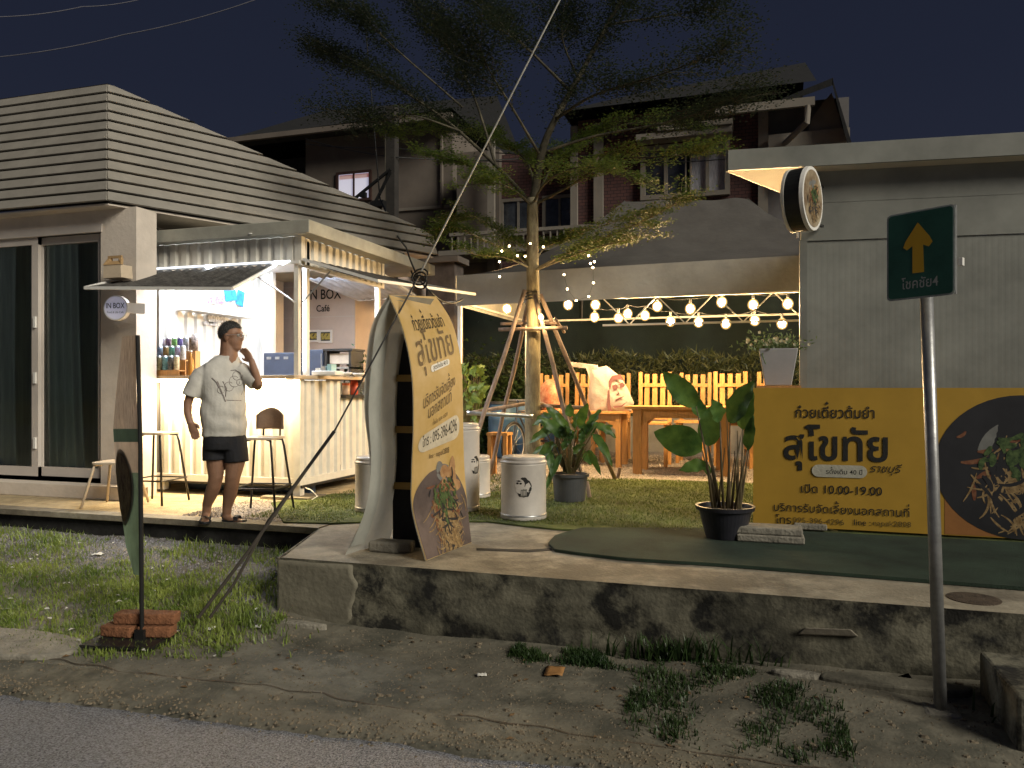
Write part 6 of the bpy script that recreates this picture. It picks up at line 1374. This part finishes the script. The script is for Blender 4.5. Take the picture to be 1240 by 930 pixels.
# low back wall, netting and hedge
structure(MB().box(-6, 6, 13.6, 13.75, Z0, 1.05).build('low_wall', mat('grey_low_wall', (.25, .24, .22), .9, .2, 2)))
net = thing('shade_net', 'dark green shade netting hung behind the seating area', 'net', (-1, 14.6, Z0)); MB().grid(lambda u, v: (-6.4+u*13, 14.6+.05*math.sin(u*60)+.03*math.sin(v*9+u*20), Z0+v*2.95), 160, 8).build('net_sheet', mat('net_green', (.007, .013, .010), .95, .3, 2, .3), net, smooth=True)
for x in (-6.4, -3.2, 0, 3.2, 6.5): MB().tube([(x, 14.66, Z0), (x, 14.66, 3.4)], .03, 8).build('net_post', m_dmetal, net)
def hedge():
    t = thing('hedge', 'dense dark hedge of narrow leaves behind the chairs', 'hedge', (-1, 13.9, Z0)); rr = random.Random(6); m = MB(); s = MB()
    for _ in range(15000):
        x = rr.uniform(-5.6, 4); top = 2.15+.16*noise.noise(Vector((x*1.4, 0, 0)))+.1*noise.noise(Vector((x*5, 0, 3))); z = rr.uniform(.9, top); y = 13.95+rr.uniform(-.25, .3)
        p = Vector((x, y, z)); d = Vector((rr.gauss(0, .7), rr.gauss(-.3, .5), rr.uniform(.1, 1))).normalized()*rr.uniform(.08, .2); w = d.cross(Vector((rr.gauss(0, 1), 1, rr.gauss(0, 1)))).normalized()*.012
        m.add([p-w, p+w, p+d*.6+w*.8, p+d, p+d*.6-w*.8], [(0, 1, 2, 4), (4, 2, 3)])
    for k in range(60): x = -5.5+k*.16; s.tube([(x, 13.98, Z0), (x+rr.uniform(-.1, .1), 14.0, 1.8)], .012, 5)
    m.build('foliage', leafmat('hedge_leaf', (.035, .05, .02), (.10, .11, .045), 5), t); s.build('stems', m_woodp, t)
    for k, (x, lb) in enumerate(((-4.6, 'dark leafy shrub behind the bush left of the tree'), (-3.7, 'dark leafy shrub right behind the tree stakes'))):
        t = thing('shrub', lb, 'shrub', (x, 12.6, Z0)); m = MB()
        for _ in range(2500):
            p = Vector((x+rr.gauss(0, .28), 12.6+rr.gauss(0, .2), Z0+abs(rr.gauss(.6, .45)))); d = Vector((rr.gauss(0, 1), rr.gauss(0, 1), rr.gauss(.2, .7))).normalized()*.10; w = d.orthogonal().normalized()*.022; m.add([p, p+d*.5+w, p+d, p+d*.5-w], [(0, 1, 2, 3)])
        m.build('foliage', m_grassd, t); MB().tube([(x, 12.6, Z0), (x, 12.6, 1.2)], .02, 6).build('stem', m_woodp, t)
hedge()

# ================================================================== HOUSES BEHIND
def win_part(t, x0, x1, z0, z1, y, nx, fr, pane, w=.09, dep=.08):
    f = MB(); f.box(x0-w, x1+w, y-dep, y, z0-w, z0); f.box(x0-w, x1+w, y-dep, y, z1, z1+w); f.box(x0-w, x0, y-dep, y, z0, z1); f.box(x1, x1+w, y-dep, y, z0, z1)
    for k in range(1, nx): xx = x0+(x1-x0)*k/nx; f.box(xx-w*.35, xx+w*.35, y-dep*.8, y-.0, z0, z1)
    o = f.build('window', fr, t)
    for k in range(nx): MB().box(x0+(x1-x0)*k/nx, x0+(x1-x0)*(k+1)/nx-.0, y-.03, y-.01, z0, z1).build('pane', pane, o)
    return o
m_dpane = mat('dark_pane', (.05, .055, .065), .15, .5, 2, 0, spec=.8); m_palepane = mat('pale_curtain_pane', (.34, .34, .38), .5, .4, 6, 0, stretch=(12, 1, 1))
def far_left():
    Y = 20.0; t = thing('house', 'beige two storey house far left with one lit curtained window', 'house', (-11, Y, 0))
    a, b = V(370, 200, Y).x, V(548, 200, Y).x; zt = V(400, 166, Y).z
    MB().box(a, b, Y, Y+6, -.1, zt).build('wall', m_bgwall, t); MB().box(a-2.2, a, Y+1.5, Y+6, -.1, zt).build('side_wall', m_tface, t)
    zr = V(400, 132, Y).z; xl, xr = V(295, 166, Y).x, V(560, 166, Y).x; e = V(345, 136, Y+3).x; 
    MB().add([(xl, Y-.8, zt-.02), (xr, Y-.8, zt+.12), (xr, Y+7, zt+.12), (xl, Y+7, zt-.02), (V(392, 132, Y+3).x, Y+3, V(392, 134, Y+3).z), (xr, Y+3, V(500, 128, Y+3).z)], [(0, 1, 5, 4), (3, 4, 5, 2), (0, 4, 3), (1, 2, 5)]).build('roof', m_tile, t)
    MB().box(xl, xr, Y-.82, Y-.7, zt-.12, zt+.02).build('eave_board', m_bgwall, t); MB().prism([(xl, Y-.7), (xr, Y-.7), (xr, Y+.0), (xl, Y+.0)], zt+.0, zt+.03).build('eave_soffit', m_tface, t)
    p0, p1 = V(411, 243, Y), V(448, 209, Y); win_part(t, p0.x, p1.x, p0.z, p1.z, Y-.003, 2, mat('red_brown_frame', (.05, .025, .02), .6), m_winlit, .07)
    MB().box(p0.x+.02, p1.x-.02, Y-.04, Y-.034, p1.z-.14, p1.z-.02).build('red_pelmet', lampmat('red_cloth', (.5, .16, .16), .35), t)
    zc = V(500, 255, Y).z; MB().box(a, b, Y-.05, Y, zc, zc+.08).build('floor_band', m_bgwall2, t)
    MB().tube([(V(536, 170, Y).x, Y-.06, zt), (V(536, 170, Y).x, Y-.06, zc)], .05, 6).build('downpipe', m_bgwall, t)
def far_right():
    Y = 18.5; t = thing('house', 'brick clad two storey house with white framed windows and gabled roof', 'house', (-2, Y, 0))
    X = lambda px: V(px, 200, Y).x; Zp = lambda py: V(760, py, Y).z
    a, b = X(548), X(985); zt = Zp(140)
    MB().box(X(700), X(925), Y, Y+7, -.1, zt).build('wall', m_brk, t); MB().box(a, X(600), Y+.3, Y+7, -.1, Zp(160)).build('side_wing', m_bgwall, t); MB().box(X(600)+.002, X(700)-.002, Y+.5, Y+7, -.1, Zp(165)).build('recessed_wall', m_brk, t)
    for p in ((720, 731), (918, 930), (592, 600), (692, 700)): MB().box(X(p[0]), X(p[1]), Y-.12, Y-.002, .4, zt-.15).build('pilaster', m_bgwall2, t)
    MB().box(X(930)+.002, X(1030), Y+.3, Y+7, -.1, zt+.0).build('gable_wall', mat('pale_grey_wall', (.16, .15, .15), .9, .1), t)
    # main roof
    zr = V(760, 112, Y+3).z
    MB().add([(X(690), Y-.9, zt-.05), (X(985), Y-.9, zt-.0), (X(985), Y+3, zr+.25), (X(730), Y+3, zr-.1), (X(690), Y+7, zt), (X(985), Y+7, zt)], [(0, 1, 2, 3), (3, 2, 5, 4), (0, 3, 4)]).build('roof', m_tile, t)
    MB().box(X(868), X(983), Y-.95, Y-.85, V(925, 134, Y-.9).z, V(925, 124, Y-.9).z).build('gutter', m_bgwall2, t)
    MB().tube([V(978, 128, Y-.9), V(977, 148, Y-.9), V(946, 178, Y-.4), V(944, 230, Y-.2)], .07, 8).build('downpipe', m_bgwall2, t)
    # gable at the right
    MB().slab([V(975, 168, Y-.3), V(1024, 167, Y-.3), V(1007, 112, Y-.3), V(985, 140, Y-.3)], (0, .3, 0)).build('gable', m_bgwall2, t)
    MB().hexa([V(940, 128, Y-.9), V(1009, 103, Y-.9), V(1009, 103, Y+4), V(940, 128, Y+4), V(940, 122, Y-.9), V(1009, 94, Y-.9), V(1009, 94, Y+4), V(940, 122, Y+4)]).hexa([V(1008, 103, Y-.9), V(1026, 174, Y-.9), V(1026, 174, Y+4), V(1008, 103, Y+4), V(1008, 95, Y-.9), V(1031, 172, Y-.9), V(1031, 172, Y+4), V(1008, 95, Y+4)]).build('gable_roof', m_tile, t)
    MB().box(X(930), X(1026), Y-.5, Y+.2, V(970, 176, Y).z-.15, V(970, 168, Y).z).build('ledge', m_bgwall2, t)
    # windows
    z0, z1 = Zp(240), Zp(187); win_part(t, X(782), X(832), z0, z1, Y-.003, 2, m_bgwall2, m_dpane, .11, .14); win_part(t, X(836), X(878), z0, z1, Y-.003, 2, m_bgwall2, m_palepane, .11, .14)
    MB().box(X(774), X(887), Y-.55, Y-.145, Zp(180), Zp(173)).build('window_hood', m_bgwall2, t); MB().box(X(800), X(888), Y-.6, Y-.0, Zp(172), Zp(166)).build('window_hood', m_bgwall2, t)
    zc, zd = Zp(265), Zp(225)
    win_part(t, X(603), X(640), Zp(268), Zp(228), Y+.49, 2, m_bgwall2, m_dpane, .08); win_part(t, X(655), X(690), Zp(268), Zp(228), Y+.49, 2, m_bgwall2, m_dpane, .08)
    MB().box(X(560), X(760), Y-.9, Y-.8, Zp(282), Zp(278)).build('balcony_rail', m_bgwall2, t)
    for k in range(26): x = X(562)+k*(X(758)-X(562))/25; MB().box(x, x+.03, Y-.88, Y-.85, Zp(300), Zp(282)).build('baluster', m_bgwall2, t)
    MB().box(X(548), X(762), Y-.95, Y+.3, Zp(306), Zp(300)).build('balcony_floor', m_bgwall2, t); MB().box(X(548), X(925), Y-.05, Y-.0, Zp(306), Zp(300)).build('floor_band', m_bgwall, t)
far_left(); far_right()
def util_pole():
    Y = 14.5; t = thing('utility_pole', 'square concrete utility pole with diagonal braces above the cafe roof', 'utility pole', (V(475, 300, Y).x, Y, 0)); x = V(475, 300, Y).x
    MB().box(x-.10, x+.10, Y-.10, Y+.10, 0, V(475, 130, Y).z).build('pole_shaft', mat('pole_concrete', (.035, .031, .028), .9, .2), t)
    MB().box(x-.115, x-.102, Y-.11, Y+.05, 2, V(475, 158, Y).z).build('conduit', mat('conduit', (.09, .08, .06), .6), t)
    MB().bar(V(430, 240, Y-.12), V(473, 205, Y-.12), .05).bar(V(473, 208, Y-.12), V(452, 250, Y-.12), .05).bar(V(425, 243, Y-.12), V(462, 252, Y-.12), .05).build('brace', m_black, t)
    MB().cbox(V(458, 247, Y-.2), (.3, .15, .12)).cbox(V(440, 236, Y-.2), (.12, .1, .1)).build('insulator_box', m_black, t)
    y2 = 11.6; x = V(533, 330, y2).x; t = thing('brick_pier', 'brown rendered pier behind the cafe awning', 'pier', (x, y2, Z0)); MB().box(x-.22, x+.25, y2, y2+.4, Z0, V(533, 318, y2).z).build('pier_body', mat('pier_brown', (.10, .08, .07), .9, .3), t); MB().box(x-.3, x+.33, y2-.06, y2+.46, V(533, 318, y2).z, V(533, 311, y2).z).build('pier_cap', m_bgwall, t)
util_pole()
def cable(name, pts, r, m_, label, sag=0, cat='cable'):
    out = []; n = 14
    for a, b in zip(pts, pts[1:]):
        for k in range(n): f = k/n; q = a.lerp(b, f); q.z -= sag*4*f*(1-f); out.append(q)
    out.append(pts[-1]); return tag(MB().tube(out, r, 6).build(name, m_, smooth=True), label, cat)
gA = G(240, 748, .12); gT = V(684, -12, 5.2); gM = V(508, 333, 4.72)
g = thing('guy_wire', 'long steel guy wire slanting from the grass up past the tree', 'guy wire', tuple(gA))
MB().tube([gM, gT], .006, 8).build('upper_strand', mat('wire_grey', (.30, .29, .26), .5, .1, metal=.3), g)
pm = V(405, 522, 4.35); MB().tube([gM, pm], .006, 6).tube([pm, pm.lerp(gA, .5)], .011, 8).build('lower_strand', m_dmetal, g)
MB().tube([pm.lerp(gA, .2), pm.lerp(gA, .65)+Vector((.012, 0, 0)), gA], .011, 8).tube([pm.lerp(gA, .5), pm.lerp(gA, .8)+Vector((.05, .02, -.02)), gA+Vector((.07, .02, 0))], .009, 6).build('anchor_rod', mat('rust_rod', (.06, .05, .04), .8), g)
MB().tube([gM+Vector((.06*math.cos(k*.5), .02*math.sin(k*.4), .05*math.sin(k*.5)-.01*k*.2)) for k in range(30)], .006, 6).build('wire_coil', m_black, g)
cable('overhead_cable', [V(440, 0, 12)*1, V(460, 240, 11), V(505, 345, 9)], .012, m_black, 'black service cable dropping from the utility pole to the guy wire coil')
cable('overhead_cable', [V(466, 250, 13), V(492, 300, 8), V(520, 352, 7), V(560, 362, 8)], .010, m_black, 'black cable looping under the coil to the awning', .08)
cable('overhead_cable', [V(168, 252, 6.5), V(200, 288, 6.9)], .007, m_black, 'short black cable on the house side wall')
cable('overhead_cable', [V(370, 174, 17), V(475, 178, 14.4), V(540, 182, 17)], .012, m_black, 'upper of two thin cables crossing the beige house', .05)
cable('overhead_cable', [V(370, 168, 17), V(475, 190, 14.4), V(640, 192, 17)], .012, m_black, 'lower of two thin cables crossing the beige house', .05)
cable('overhead_cable', [V(540, 192, 16), V(760, 196, 16), V(900, 190, 16), V(1000, 185, 16)], .012, m_black, 'cable crossing the brick house window', .05)
cable('overhead_cable', [V(600, 185, 16), V(780, 188, 16), V(905, 182, 16)], .012, m_black, 'thin cable just above the brick house window', .04)
cable('overhead_cable', [V(-40, 72, 14), V(150, 42, 16), V(330, -8, 18)], .014, mat('far_wire', (.09, .09, .11), .6), 'faint wire across the sky at the upper left', .1)
cable('overhead_cable', [V(-40, 20, 14), V(100, 8, 16), V(200, -10, 18)], .012, MATS['far_wire'], 'faint higher wire in the upper left corner', .1)
def far_trees():
    rr = random.Random(12)
    for k, (px, w, h, lb) in enumerate(((1065, 2.6, 7.2, 'dark treetop just beyond the gabled house'), (1130, 2.8, 7.5, 'dark treetop showing over the middle of the container roof'), (1200, 3.4, 8.2, 'taller dark treetop over the right end of the container roof'), (1260, 3.4, 8.3, 'dark treetop at the right edge of the photo'))):
        Y = 24; c = V(px, 300, Y); t = thing('tree', lb, 'tree', (c.x, Y, -.1)); MB().tube([(c.x, Y, -.1), (c.x+.1, Y, 3), (c.x, Y, h-1)], [.25, .18, .06], 8).build('trunk', m_woodp, t); m = MB()
        for i in range(9):
            q = Vector((c.x+rr.gauss(0, w*.4), Y+rr.gauss(0, .8), h-1.4+rr.uniform(-.9, .6)))
            for _ in range(420):
                p = q+Vector((rr.gauss(0, .5), rr.gauss(0, .5), rr.gauss(0, .32))); d = Vector((rr.gauss(0, 1), rr.gauss(0, 1), rr.gauss(0, 1))).normalized()*.12; s = d.orthogonal().normalized()*.04; m.add([p, p+d*.5+s, p+d, p+d*.5-s], [(0, 1, 2, 3)])
        m.build('crown', MATS['dimmed_leaf'], t)
far_trees()
